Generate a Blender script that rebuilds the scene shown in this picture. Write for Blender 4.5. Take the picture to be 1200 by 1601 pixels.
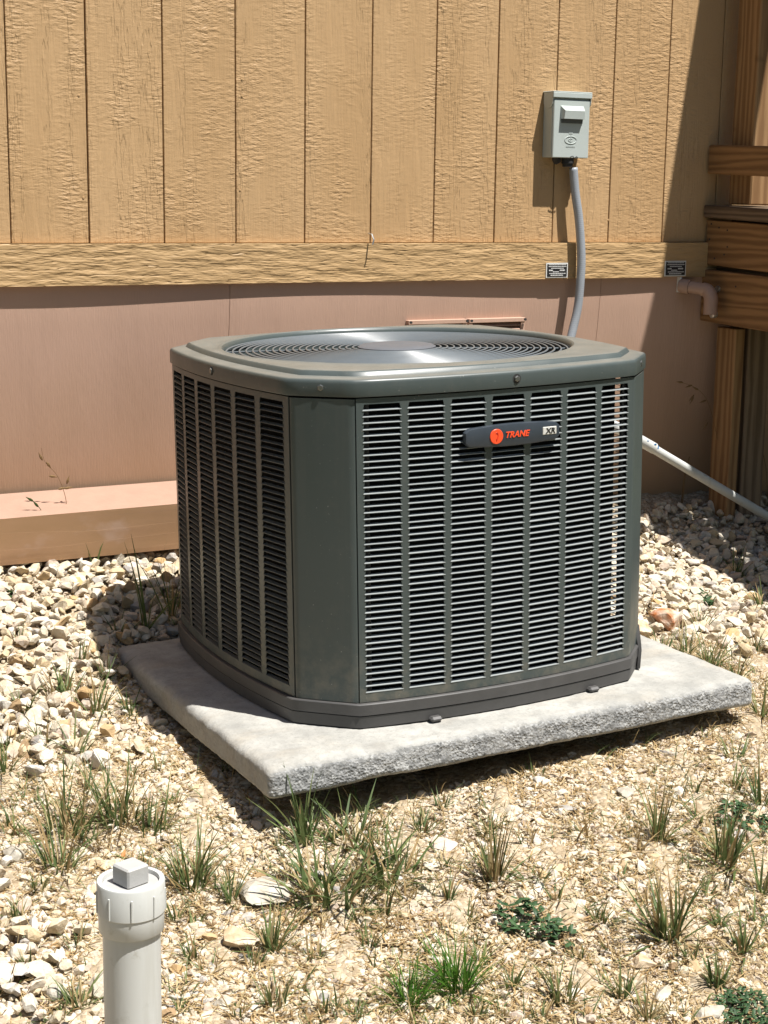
import bpy, math, random
import numpy as np
from mathutils import Matrix, Vector, noise

for o in list(bpy.data.objects): bpy.data.objects.remove(o)
SC = bpy.context.scene
COL = SC.collection
rng = np.random.default_rng(11)
random.seed(11)

# ------------------------------------------------------------------ camera
F, CAM = 2535.77, np.array([-1.1182, -4.0745, 0.134])
YAW, PITCH, ROLL = 0.4931, -0.1933, 0.0137
_d = np.array([math.sin(YAW)*math.cos(PITCH), math.cos(YAW)*math.cos(PITCH), math.sin(PITCH)])
_r = np.array([math.cos(YAW), -math.sin(YAW), 0.0]); _u = np.cross(_r, _d)
_r2 = math.cos(ROLL)*_r + math.sin(ROLL)*_u; _u2 = -math.sin(ROLL)*_r + math.cos(ROLL)*_u
CM = np.array([_r2, _u2, _d])
cd = bpy.data.cameras.new('camera'); cam = bpy.data.objects.new('camera', cd); COL.objects.link(cam)
cd.sensor_fit = 'VERTICAL'; cd.sensor_height = 36.0; cd.lens = F/1601*36.0
cd.clip_start = 0.05; cd.clip_end = 2000
mw = Matrix.Identity(4)
for i in range(3):
    mw[i][0], mw[i][1], mw[i][2], mw[i][3] = _r2[i], _u2[i], -_d[i], CAM[i]
cam.matrix_world = mw
SC.camera = cam

# ------------------------------------------------------------------ light
SUN = np.array([0.56, -1.0, 2.67]); SUN = SUN/np.linalg.norm(SUN)      # towards the sun
w = bpy.data.worlds.new('World'); SC.world = w; w.use_nodes = True
wn = w.node_tree; bg = wn.nodes['Background']
sky = wn.nodes.new('ShaderNodeTexSky'); sky.sky_type = 'NISHITA'; sky.sun_disc = False
sky.sun_elevation = math.asin(SUN[2]); sky.sun_rotation = math.atan2(SUN[0], SUN[1])
sky.air_density = 1.0; sky.dust_density = 1.0; sky.ozone_density = 1.0
wn.links.new(sky.outputs[0], bg.inputs[0]); bg.inputs[1].default_value = 0.05
sl = bpy.data.lights.new('sun', 'SUN'); sl.energy = 5.0; sl.angle = math.radians(0.53); sl.color = (1.0, 0.965, 0.915)
so = bpy.data.objects.new('sun', sl); COL.objects.link(so)
so.rotation_euler = Vector(-SUN).to_track_quat('-Z', 'Y').to_euler()
SC.view_settings.view_transform = 'Standard'; SC.view_settings.look = 'None'
SC.view_settings.gamma = 1.0; SC.view_settings.exposure = 1.0
SC.render.engine = 'CYCLES'
SC.cycles.max_bounces = 5; SC.cycles.diffuse_bounces = 3; SC.cycles.glossy_bounces = 3; SC.cycles.transmission_bounces = 3

# ------------------------------------------------------------------ helpers
class MB:
    """collects faces for one mesh"""
    def __init__(s): s.v = []; s.f = []
    def add(s, vs, fs):
        n = len(s.v); s.v += [tuple(map(float, q)) for q in vs]; s.f += [tuple(i+n for i in f) for f in fs]; return s
    def box(s, x0, x1, y0, y1, z0, z1, c=0.0):
        if c <= 0:
            vs = [(x0,y0,z0),(x1,y0,z0),(x1,y1,z0),(x0,y1,z0),(x0,y0,z1),(x1,y0,z1),(x1,y1,z1),(x0,y1,z1)]
            return s.add(vs, [(0,3,2,1),(4,5,6,7),(0,1,5,4),(1,2,6,5),(2,3,7,6),(3,0,4,7)])
        # chamfered box: 24 verts
        vs = []; idx = {}
        X, Y, Z = (x0, x1), (y0, y1), (z0, z1)
        for i in (0,1):
            for j in (0,1):
                for k in (0,1):
                    sx, sy, sz = (1-2*i)*c, (1-2*j)*c, (1-2*k)*c
                    for ax in range(3):
                        q = [X[i]+sx, Y[j]+sy, Z[k]+sz]; q[ax] = (X[i], Y[j], Z[k])[ax]
                        idx[(i,j,k,ax)] = len(vs); vs.append(tuple(q))
        fs = []
        for ax in range(3):
            o1, o2 = [a for a in range(3) if a != ax]
            for e in (0,1):
                def key(a, b):
                    t = [0,0,0]; t[ax] = e; t[o1] = a; t[o2] = b; return idx[(*t, ax)]
                fs.append((key(0,0), key(1,0), key(1,1), key(0,1)))
        for ax in range(3):                                  # edges along ax
            o1, o2 = [a for a in range(3) if a != ax]
            for a in (0,1):
                for b in (0,1):
                    t0 = [0,0,0]; t1 = [0,0,0]; t0[o1] = t1[o1] = a; t0[o2] = t1[o2] = b; t1[ax] = 1
                    fs.append((idx[(*t0,o1)], idx[(*t1,o1)], idx[(*t1,o2)], idx[(*t0,o2)]))
        for i in (0,1):
            for j in (0,1):
                for k in (0,1): fs.append((idx[(i,j,k,0)], idx[(i,j,k,1)], idx[(i,j,k,2)]))
        return s.add(vs, fs)
    def tube(s, pts, r, n=12, caps=True):
        pts = [Vector(q) for q in pts]; rs = r if hasattr(r, '__len__') else [r]*len(pts)
        vs = []; fs = []; up = None
        for i, q in enumerate(pts):
            t = (pts[min(i+1, len(pts)-1)] - pts[max(i-1, 0)]).normalized()
            if up is None:
                a = Vector((0,0,1)) if abs(t.z) < 0.9 else Vector((1,0,0))
                up = (a - t*a.dot(t)).normalized()
            else: up = (up - t*up.dot(t)).normalized()
            b = t.cross(up)
            for k in range(n):
                an = 2*math.pi*k/n; vs.append(q + float(rs[i])*(math.cos(an)*up + math.sin(an)*b))
        for i in range(len(pts)-1):
            for k in range(n):
                fs.append((i*n+k, i*n+(k+1) % n, (i+1)*n+(k+1) % n, (i+1)*n+k))
        if caps: fs += [tuple(range(n))[::-1], tuple(range((len(pts)-1)*n, len(pts)*n))]
        return s.add(vs, fs)
    def lathe(s, prof, n=32, c=(0,0,0)):
        """prof: (radius, z) rows, turned about z"""
        vs = []; fs = []
        for r, z in prof:
            for k in range(n):
                a = 2*math.pi*k/n; vs.append((c[0]+r*math.cos(a), c[1]+r*math.sin(a), c[2]+z))
        for i in range(len(prof)-1):
            for k in range(n): fs.append((i*n+k, i*n+(k+1) % n, (i+1)*n+(k+1) % n, (i+1)*n+k))
        return s.add(vs, fs)
    def rings(s, loops, close0=False, close1=False):
        """loops of equal length joined by quads"""
        n = len(loops[0]); vs = [q for l in loops for q in l]; fs = []
        for i in range(len(loops)-1):
            for k in range(n): fs.append((i*n+k, i*n+(k+1) % n, (i+1)*n+(k+1) % n, (i+1)*n+k))
        if close0: fs.append(tuple(range(n))[::-1])
        if close1: fs.append(tuple(range((len(loops)-1)*n, len(loops)*n)))
        return s.add(vs, fs)
    def mesh(s, name):
        me = bpy.data.meshes.new(name); me.from_pydata(s.v, [], s.f); me.update(); return me
    def build(s, name, mat, parent=None, smooth=False, loc=None):
        return link(name, fixn(s.mesh(name), smooth), mat, parent, loc)

import bmesh
def fixn(me, smooth=False):
    bm = bmesh.new(); bm.from_mesh(me); bmesh.ops.recalc_face_normals(bm, faces=bm.faces); bm.to_mesh(me); bm.free()
    if smooth:
        for q in me.polygons: q.use_smooth = True
        if smooth != 'all':
            try: me.set_sharp_from_angle(angle=math.radians(35))
            except Exception: pass
    return me
def link(name, me, mat, parent=None, loc=None):
    o = bpy.data.objects.new(name, me); COL.objects.link(o)
    if mat is not None and not me.materials: me.materials.append(mat)
    if parent is not None: o.parent = parent
    if loc is not None: o.location = loc
    return o
def tag(o, label, cat, group=None):
    o['label'] = label; o['category'] = cat
    if group: o['group'] = group
    return o
def empty(name, loc=(0,0,0), label=None, cat=None, group=None):
    o = bpy.data.objects.new(name, None); COL.objects.link(o); o.location = loc; o.empty_display_size = 0.05
    if label: tag(o, label, cat, group)
    return o
def np_mesh(name, V, Fq, attr=None):
    """V (n,3), Fq (m,k) -> mesh, quick; attr = per-face float 'rnd'"""
    me = bpy.data.meshes.new(name); k = Fq.shape[1]
    me.vertices.add(len(V)); me.vertices.foreach_set('co', np.ascontiguousarray(V, dtype=np.float32).ravel())
    me.loops.add(Fq.size); me.loops.foreach_set('vertex_index', np.ascontiguousarray(Fq, dtype=np.int32).ravel())
    me.polygons.add(len(Fq)); me.polygons.foreach_set('loop_start', np.arange(0, Fq.size, k, dtype=np.int32))
    me.polygons.foreach_set('use_smooth', np.zeros(len(Fq), bool)); me.update(calc_edges=True)
    if attr is not None:
        a = me.attributes.new('rnd', 'FLOAT', 'FACE'); a.data.foreach_set('value', np.ascontiguousarray(attr, dtype=np.float32))
    return me
def ray(px, py): return CM.T @ np.array([(px-600)/F, (800.5-py)/F, 1.0])
def proj(P):
    q = (np.asarray(P)-CAM) @ CM.T
    return np.stack([600+F*q[..., 0]/q[..., 2], 800.5-F*q[..., 1]/q[..., 2], q[..., 2]], -1)
def on(ax, v, px, py):
    d = ray(px, py); return CAM + d*((v-CAM[ax])/d[ax])
def bez(p0, p1, p2, p3, n):
    t = np.linspace(0, 1, n)[:, None]
    return (1-t)**3*np.array(p0)+3*(1-t)**2*t*np.array(p1)+3*(1-t)*t*t*np.array(p2)+t**3*np.array(p3)
def spline(pts, n):
    pts = np.array(pts, float); P = np.vstack([2*pts[0]-pts[1], pts, 2*pts[-1]-pts[-2]]); out = []
    for i in range(1, len(P)-2):
        for t in np.linspace(0, 1, n, endpoint=False):
            out.append(.5*((2*P[i])+(-P[i-1]+P[i+1])*t+(2*P[i-1]-5*P[i]+4*P[i+1]-P[i+2])*t*t+(-P[i-1]+3*P[i]-3*P[i+1]+P[i+2])*t**3))
    out.append(pts[-1]); return np.array(out)

# ------------------------------------------------------------------ materials
class NT:
    def __init__(s, name):
        s.m = bpy.data.materials.new(name); s.m.use_nodes = True; s.t = s.m.node_tree; s.n = s.t.nodes
        s.b = s.n['Principled BSDF']; s.out = s.n['Material Output']
    def node(s, ty, **kw):
        q = s.n.new(ty)
        for k, v in kw.items():
            if k.startswith('i_'):
                q.inputs[k[2:].replace('_', ' ')].default_value = v
            else: setattr(q, k, v)
        return q
    def l(s, a, b): s.t.links.new(a, b)
    def coords(s, kind='Object', scale=(1,1,1), rot=(0,0,0), rnd=0.0):
        tc = s.node('ShaderNodeTexCoord'); mp = s.node('ShaderNodeMapping')
        mp.inputs['Scale'].default_value = scale; mp.inputs['Rotation'].default_value = rot
        src = tc.outputs[kind]
        if rnd:
            oi = s.node('ShaderNodeObjectInfo'); mm = s.node('ShaderNodeVectorMath', operation='MULTIPLY_ADD')
            mm.inputs[1].default_value = (rnd, rnd*1.7, rnd*2.3)
            s.l(oi.outputs['Random'], mm.inputs[0]); s.l(src, mm.inputs[2]); src = mm.outputs[0]
        s.l(src, mp.inputs[0]); return mp.outputs[0]
    def noise(s, co, scale, detail=4, rough=.55, dist=0.0):
        q = s.node('ShaderNodeTexNoise', i_Scale=scale, i_Detail=detail, i_Roughness=rough, i_Distortion=dist)
        if co is not None: s.l(co, q.inputs['Vector'])
        return q.outputs['Fac']
    def ramp(s, fac, stops):
        q = s.node('ShaderNodeValToRGB'); e = q.color_ramp.elements
        while len(e) < len(stops): e.new(.5)
        for k, (p, c) in enumerate(stops):
            e[k].position = p; e[k].color = (c, c, c, 1) if not hasattr(c, '__len__') else (*c[:3], 1)
        s.l(fac, q.inputs[0]); return q.outputs[0]
    def mix(s, fac, a, b, mode='MIX'):
        q = s.node('ShaderNodeMix', data_type='RGBA', blend_type=mode)
        for sock, v in ((q.inputs['Factor'], fac), (q.inputs[6], a), (q.inputs[7], b)):
            if hasattr(v, 'links'): s.l(v, sock)
            elif hasattr(v, '__len__'): sock.default_value = (*v[:3], 1)
            else: sock.default_value = v
        return q.outputs[2]
    def math(s, op, a, b=0.0, clamp=False):
        q = s.node('ShaderNodeMath', operation=op, use_clamp=clamp)
        for k, v in enumerate((a, b)):
            if hasattr(v, 'links'): s.l(v, q.inputs[k])
            else: q.inputs[k].default_value = v
        return q.outputs[0]
    def bump(s, h, strength=.5, dist=.01, prev=None):
        q = s.node('ShaderNodeBump', i_Strength=strength, i_Distance=dist); s.l(h, q.inputs['Height'])
        if prev is not None: s.l(prev, q.inputs['Normal'])
        return q.outputs[0]
    def fin(s, col=None, rough=.6, normal=None, metal=0.0, spec=None, coat=0.0):
        if col is not None:
            if hasattr(col, 'links'): s.l(col, s.b.inputs['Base Color'])
            else: s.b.inputs['Base Color'].default_value = (*col[:3], 1)
        if hasattr(rough, 'links'): s.l(rough, s.b.inputs['Roughness'])
        else: s.b.inputs['Roughness'].default_value = rough
        s.b.inputs['Metallic'].default_value = metal
        if spec is not None: s.b.inputs['Specular IOR Level'].default_value = spec
        if coat: s.b.inputs['Coat Weight'].default_value = coat; s.b.inputs['Coat Roughness'].default_value = .2
        if normal is not None: s.l(normal, s.b.inputs['Normal'])
        return s.m

def m_siding():
    t = NT('tan siding paint')
    co = t.coords(rnd=7.0)
    # vertical zones: saw chatter (horizontal ripples) against open grain
    zone = t.ramp(t.noise(t.coords(scale=(13, 1, .6), rnd=7.0), 1.0, 2, .4, .2), [(.42, 0.0), (.64, 1.0)])
    chat = t.ramp(t.noise(t.coords(scale=(42, 1, 120), rnd=7.0), 1.0, 3, .55, .2), [(.28, 0.0), (.72, 1.0)])
    flat = t.ramp(t.noise(t.coords(scale=(8, 1, 5), rnd=4.0), 1.0, 3, .5, .5), [(.38, .12), (.60, 1.0)])
    chat = t.math('MULTIPLY', chat, flat)
    fine = t.noise(t.coords(scale=(105, 1, 5.5), rnd=7.0), 1.0, 4, .6, .12)
    wv = t.node('ShaderNodeTexWave', wave_type='BANDS', bands_direction='X', wave_profile='SAW', i_Scale=9.0, i_Distortion=7.5, i_Detail=2.0, i_Detail_Scale=.7)
    t.l(t.coords(scale=(1, 1, .13), rnd=7.0), wv.inputs['Vector'])
    gr = t.math('POWER', wv.outputs['Fac'], 2.2)
    grm = t.math('MULTIPLY', gr, t.ramp(t.noise(t.coords(scale=(20, 1, 9), rnd=7.0), 1.0, 3), [(.38, 0.0), (.55, 1.0)]))
    hh = t.mix(zone, t.mix(.45, chat, fine), t.mix(.5, t.mix(.35, grm, chat), fine))
    # open vertical grain: short dents along the board, in bands
    band = t.ramp(t.noise(t.coords(scale=(24, 1, .35), rnd=9.0), 1.0, 2, .4), [(.50, 0.0), (.60, 1.0)])
    dent = t.math('MULTIPLY', t.ramp(t.noise(t.coords(scale=(170, 1, 15), rnd=9.0), 1.0, 2, .5), [(.54, 0.0), (.62, 1.0)]), band)
    arch = t.node('ShaderNodeTexWave', wave_type='RINGS', rings_direction='Y', wave_profile='SAW', i_Scale=8.0, i_Distortion=3.0, i_Detail=2.0, i_Detail_Scale=1.5)
    t.l(t.coords(scale=(1, 1, .16), rnd=2.0), arch.inputs['Vector'])
    dent = t.math('ADD', dent, t.math('MULTIPLY', t.ramp(arch.outputs['Fac'], [(.78, 0.0), (1.0, .8)]), t.ramp(t.noise(t.coords(scale=(16, 1, 6), rnd=5.0), 1.0, 2), [(.50, 0.0), (.60, 1.0)])))
    hh = t.math('SUBTRACT', hh, t.math('MULTIPLY', dent, .36))
    n1 = t.bump(hh, .60, .0066)
    n2 = t.bump(t.noise(co, 420, 2), .12, .002, n1)
    tone = t.noise(t.coords(scale=(3, 1, 1.2), rnd=7.0), 1.0, 4)
    col = t.mix(t.ramp(tone, [(.3, 0.0), (.7, 1.0)]), (.405, .258, .128), (.448, .292, .150))
    spots = t.ramp(t.noise(t.coords(scale=(14, 1, 10), rnd=3.0), 1.0, 5, .6), [(.66, 0.0), (.78, .30)])
    col = t.mix(spots, col, (.30, .20, .11))
    return t.fin(col, t.ramp(tone, [(.3, .42), (.7, .6)]), n2, spec=.35)
def m_belly():
    t = NT('tan trim paint')
    wv = t.node('ShaderNodeTexWave', wave_type='BANDS', bands_direction='Z', wave_profile='SAW', i_Scale=20.0, i_Distortion=9.0, i_Detail=3.0, i_Detail_Scale=1.6, i_Detail_Roughness=.6)
    t.l(t.coords(scale=(.17, 1, 1)), wv.inputs['Vector'])
    h1 = t.ramp(wv.outputs['Fac'], [(.0, 0.0), (.10, .9), (.8, 1.0), (1.0, .8)])
    msk = t.ramp(t.noise(t.coords(scale=(9, 1, 40)), 1.0, 3), [(.35, .15), (.6, 1.0)])
    h = t.math('ADD', t.math('MULTIPLY', h1, msk), t.math('MULTIPLY', t.noise(t.coords(scale=(26, 1, 150)), 1.0, 4, .6), .35))
    n = t.bump(h, .55, .0058)
    tone = t.noise(t.coords(scale=(4, 1, 12)), 1.0, 4)
    col = t.mix(tone, (.385, .25, .118), (.438, .292, .146))
    return t.fin(col, .5, n, spec=.35)
def m_skirt():
    t = NT('pink tan skirting paint')
    wv = t.node('ShaderNodeTexWave', wave_type='BANDS', bands_direction='X', wave_profile='SAW', i_Scale=16.0, i_Distortion=7.0, i_Detail=2.0, i_Detail_Scale=1.0)
    t.l(t.coords(scale=(1, 1, .1), rnd=5.0), wv.inputs['Vector'])
    m = t.ramp(t.noise(t.coords(scale=(7, 1, 1.5), rnd=5.0), 1.0, 3), [(.4, 0.05), (.6, .9)])
    h = t.math('ADD', t.math('MULTIPLY', wv.outputs['Fac'], m), t.math('MULTIPLY', t.noise(t.coords(scale=(260, 1, 30), rnd=5.0), 1.0, 2), .5))
    n = t.bump(h, .35, .004)
    z = t.node('ShaderNodeSeparateXYZ'); tc = t.node('ShaderNodeTexCoord'); t.l(tc.outputs['Object'], z.inputs[0])
    tone = t.noise(t.coords(scale=(2.2, 1, 1.2), rnd=5.0), 1.0, 5)
    col = t.mix(tone, (.39, .256, .192), (.455, .304, .228))
    # browner towards the ground, edge broken by noise
    dz = t.math('ADD', t.math('MULTIPLY', z.outputs[2], -2.2), -0.62)
    low_mix = t.math('MULTIPLY', t.math('ADD', dz, t.math('MULTIPLY', t.noise(t.coords(scale=(5, 1, 3)), 1.0, 4), .5)), .8, True)
    col = t.mix(low_mix, col, (.30, .19, .105))
    return t.fin(col, .65, n, spec=.2)
def m_sill():
    t = NT('weathered pink tan sill')
    wv = t.node('ShaderNodeTexWave', wave_type='BANDS', bands_direction='Z', wave_profile='SAW', i_Scale=9.0, i_Distortion=8.0, i_Detail=2.0)
    t.l(t.coords(scale=(.12, 1, 1)), wv.inputs['Vector'])
    n = t.bump(t.math('MULTIPLY', wv.outputs['Fac'], t.noise(t.coords(scale=(3, 3, 8)), 1.0, 3)), .35, .006)
    tone = t.noise(t.coords(scale=(3, 3, 8)), 1.0, 5, .6)
    col = t.mix(t.ramp(tone, [(.35, 0.0), (.65, 1.0)]), (.40, .25, .135), (.47, .29, .175))
    sp = t.ramp(t.noise(t.coords(scale=(7, 7, 10)), 1.0, 4), [(.60, 0.0), (.72, .5)])
    col = t.mix(sp, col, (.55, .40, .33))
    return t.fin(col, .6, n, spec=.25)
def m_plain(name, col, rough=.5, metal=0.0, bump=0.0, scale=60, var=.15, spec=None, coat=0.0):
    t = NT(name); nz = t.noise(t.coords(), scale, 4)
    c = t.mix(nz, tuple(q*(1-var) for q in col), tuple(min(1, q*(1+var)) for q in col))
    nn = t.bump(t.noise(t.coords(), scale*4, 3), bump, .002) if bump else None
    r = t.ramp(t.noise(t.coords(), scale*.35, 3), [(.3, max(0, rough-.07)), (.7, min(1, rough+.07))])
    return t.fin(c, r, nn, metal, spec, coat)
def m_acpaint():
    t = NT('grey green powder coat')
    big = t.noise(t.coords(scale=(1, 1, .6)), 7, 5, .6)
    dust = t.ramp(t.noise(t.coords(), 34, 6, .65), [(.55, 0.0), (.80, .22)])
    col = t.mix(big, (.050, .063, .061), (.060, .073, .070))
    col = t.mix(dust, col, (.11, .108, .095))
    sc = t.ramp(t.noise(t.coords(scale=(1, 1, 1)), 190, 1), [(.765, 0.0), (.78, .5)])
    col = t.mix(sc, col, (.32, .31, .28))
    gn = t.node('ShaderNodeNewGeometry'); sz = t.node('ShaderNodeSeparateXYZ'); t.l(gn.outputs['True Normal'], sz.inputs[0])
    up = t.math('MULTIPLY', t.ramp(sz.outputs[2], [(.80, 0.0), (.97, 1.0)]), t.ramp(t.noise(t.coords(), 11, 5, .65), [(.25, .45), (.75, .95)]))
    col = t.mix(up, col, (.175, .172, .152))                      # dust on the flat top, paled further for its sunlit sheen
    oc = t.node('ShaderNodeTexCoord'); oz = t.node('ShaderNodeSeparateXYZ'); t.l(oc.outputs['Object'], oz.inputs[0])
    mud = t.math('MULTIPLY', t.ramp(oz.outputs[2], [(.05, .55), (.22, 0.0)]), t.ramp(t.noise(t.coords(), 26, 6, .7), [(.42, 0.0), (.70, 1.0)]))
    col = t.mix(mud, col, (.19, .165, .125))                     # soil splashed up by rain
    n = t.bump(t.noise(t.coords(), 900, 2), .05, .001)
    st = t.ramp(t.noise(t.coords(scale=(42, 42, 1.6)), 1.0, 4, .6), [(.56, 0.0), (.80, .30)])
    col = t.mix(st, col, (.095, .095, .085))                     # dried water streaks
    n = t.bump(t.noise(t.coords(), 5, 2), .16, .006, n)
    return t.fin(col, t.ramp(big, [(.3, .30), (.7, .44)]), n, spec=.38)
def m_sunlit_louver():  # front slats only: sun glint put into a paler colour
    t = NT('sunlit louver tone')
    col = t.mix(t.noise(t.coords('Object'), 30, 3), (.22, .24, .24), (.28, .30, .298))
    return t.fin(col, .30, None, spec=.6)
def m_leftpanel(): return m_acpaint()
def m_concrete():
    t = NT('cast concrete')
    co = t.coords()
    a = t.noise(co, 9, 6, .62); b = t.noise(co, 120, 4, .6)
    col = t.mix(t.ramp(a, [(.3, 0.0), (.7, 1.0)]), (.235, .232, .215), (.405, .395, .36))
    col = t.mix(t.ramp(b, [(.56, 0.0), (.74, .55)]), col, (.17, .165, .15))
    pit = t.ramp(t.noise(co, 260, 2), [(.68, 0.0), (.74, .7)])
    col = t.mix(pit, col, (.13, .125, .115))
    st = t.ramp(t.noise(t.coords(scale=(1, 2.2, 1)), 4.2, 5, .6), [(.50, 0.0), (.70, .45)])
    col = t.mix(st, col, (.31, .265, .20))
    mot = t.ramp(t.noise(co, 34, 5, .7), [(.45, 0.0), (.68, .5)])
    col = t.mix(mot, col, (.205, .20, .185))
    vo = t.node('ShaderNodeTexVoronoi', i_Scale=190.0); t.l(co, vo.inputs['Vector'])
    tc = t.node('ShaderNodeNewGeometry'); sx = t.node('ShaderNodeSeparateXYZ'); t.l(tc.outputs['True Normal'], sx.inputs[0])
    side = t.math('MULTIPLY', t.math('SUBTRACT', 1.0, t.math('ABSOLUTE', sx.outputs[2]), True), t.math('ADD', t.math('ABSOLUTE', sx.outputs[1]), .15), True)          # broken faces are the cast edges
    h = t.math('ADD', t.math('MULTIPLY', b, .4), t.math('MULTIPLY', t.math('MULTIPLY', vo.outputs['Distance'], t.ramp(t.noise(co, 14, 3), [(.35, .2), (.65, 1.1)])), side))
    # exposed aggregate on the cast edges
    agg = t.node('ShaderNodeTexVoronoi', i_Scale=150.0); t.l(co, agg.inputs['Vector'])
    ac = t.ramp(t.node('ShaderNodeSeparateColor').outputs[0], [(0, 0.0), (1, 1.0)])
    sep = [q for q in t.n if q.bl_idname == 'ShaderNodeSeparateColor'][0]; t.l(agg.outputs['Color'], sep.inputs[0])
    agc = t.ramp(sep.outputs[0], [(0.0, (.10, .105, .11)), (.5, (.235, .24, .245)), (1.0, (.40, .405, .40))])
    col = t.mix(t.math('MULTIPLY', side, .75), col, agc)
    return t.fin(col, .85, t.bump(t.math('ADD', h, t.math('MULTIPLY', t.noise(co, 40, 5, .65), .7)), .6, .0045), spec=.2)
def m_soil():
    t = NT('limestone soil')
    co = t.coords()
    a = t.noise(co, 3, 6, .6); b = t.noise(co, 55, 5, .65)
    vo = t.node('ShaderNodeTexVoronoi', i_Scale=95.0); t.l(co, vo.inputs['Vector'])
    col = t.mix(a, (.33, .26, .17), (.44, .36, .25))
    col = t.mix(t.ramp(b, [(.4, 0.0), (.7, .8)]), col, (.19, .135, .08))
    sep = t.node('ShaderNodeSeparateColor'); t.l(vo.outputs['Color'], sep.inputs[0])
    col = t.mix(t.ramp(sep.outputs[0], [(.55, 0.0), (.75, .75)]), col, (.47, .40, .295))
    pos = t.node('ShaderNodeNewGeometry').outputs['Position']; vd = t.node('ShaderNodeVectorMath', operation='DISTANCE'); t.l(pos, vd.inputs[0]); vd.inputs[1].default_value = (.6, -.9, -1.0)
    lawn = t.math('MULTIPLY', t.math('ADD', vd.outputs['Value'], t.math('MULTIPLY', t.noise(co, 1.5, 4), .8)), 1.0)
    col = t.mix(t.ramp(t.math('MULTIPLY', lawn, .1), [(.26, 0.0), (.34, 1.0)]), col, t.mix(b, (.03, .042, .014), (.075, .08, .03)))
    h = t.math('ADD', t.math('MULTIPLY', vo.outputs['Distance'], -1.0), b)
    return t.fin(col, .95, t.bump(h, .9, .008), spec=.1)
STONE = [(0.0, (.20, .145, .095)), (.07, (.41, .265, .125)), (.15, (.45, .36, .23)), (.30, (.50, .42, .295)), (.45, (.54, .485, .385)), (.57, (.42, .34, .275)), (.68, (.52, .455, .34)), (.85, (.56, .52, .44)), (.94, (.42, .395, .36)), (1.0, (.23, .215, .20))]
def m_stone(kind):
    t = NT('limestone chips ' + kind)
    if kind == 'loose':
        r = t.node('ShaderNodeObjectInfo').outputs['Random']
    else:
        r = t.node('ShaderNodeAttribute', attribute_name='rnd').outputs['Fac']
    col = t.ramp(r, STONE)
    cw = t.coords('Generated' if kind == 'loose' else 'Object')
    gp = t.node('ShaderNodeNewGeometry').outputs['Position']
    nz = t.node('ShaderNodeTexNoise', i_Scale=70.0, i_Detail=5.0, i_Roughness=.65); t.l(gp, nz.inputs['Vector'])
    col = t.mix(t.ramp(nz.outputs['Fac'], [(.45, 0.0), (.72, .55)]), col, (.33, .225, .115))
    n2 = t.node('ShaderNodeTexNoise', i_Scale=260.0, i_Detail=4.0); t.l(gp, n2.inputs['Vector'])
    h = t.math('ADD', nz.outputs['Fac'], t.math('MULTIPLY', n2.outputs['Fac'], .35))
    return t.fin(col, .9, t.bump(h, .5, .006), spec=.15)
def m_rock(name, c1, c2):
    t = NT(name); co = t.coords()
    a = t.noise(co, 22, 6, .65)
    return t.fin(t.mix(t.ramp(a, [(.38, 0.0), (.62, 1.0)]), c1, c2), .9, t.bump(t.noise(co, 60, 5, .6), .6, .006), spec=.15)
def m_leaf(name, stops, trans=.35):
    t = NT(name)
    r = t.node('ShaderNodeAttribute', attribute_name='rnd').outputs['Fac']
    col = t.ramp(r, stops); t.fin(col, .5, None, spec=.3)
    tr = t.node('ShaderNodeBsdfTranslucent'); t.l(col, tr.inputs[0])
    mx = t.node('ShaderNodeMixShader'); mx.inputs[0].default_value = trans
    t.l(t.b.outputs[0], mx.inputs[1]); t.l(tr.outputs[0], mx.inputs[2]); t.l(mx.outputs[0], t.out.inputs[0])
    return t.m
def m_wood(name, c1, c2, axis='Y', scale=15):
    t = NT(name)
    sc = {'X': (.09, 1, 1), 'Y': (1, .09, 1), 'Z': (1, 1, .09)}[axis]
    wv = t.node('ShaderNodeTexWave', wave_type='RINGS', rings_direction=axis, wave_profile='SIN', i_Scale=scale, i_Distortion=8.0, i_Detail=3.0, i_Detail_Scale=1.2)
    t.l(t.coords(scale=sc, rnd=3.0), wv.inputs['Vector'])
    fi = t.noise(t.coords(scale=tuple(q*200 for q in sc), rnd=3.0), 1.0, 4)
    f = t.mix(.45, wv.outputs['Fac'], fi)
    col = t.mix(t.ramp(f, [(.25, 0.0), (.75, 1.0)]), c1, c2)
    kn = t.ramp(t.noise(t.coords(scale=(8, 8, 8), rnd=3.0), 1.0, 3), [(.68, 0.0), (.76, .5)])
    col = t.mix(kn, col, tuple(q*.45 for q in c1))
    return t.fin(col, .7, t.bump(f, .3, .003), spec=.25)
def m_pvc():
    t = NT('white pvc')
    a = t.noise(t.coords(scale=(30, 30, 2.5)), 1.0, 5, .65); b = t.noise(t.coords(), 45, 5, .7)
    col = t.mix(t.ramp(a, [(.52, 0.0), (.75, .5)]), (.45, .458, .438), (.33, .32, .28))
    col = t.mix(t.ramp(b, [(.60, 0.0), (.74, .45)]), col, (.27, .25, .205))
    return t.fin(col, t.ramp(a, [(.3, .36), (.7, .55)]), t.bump(b, .06, .002), spec=.4)
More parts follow.
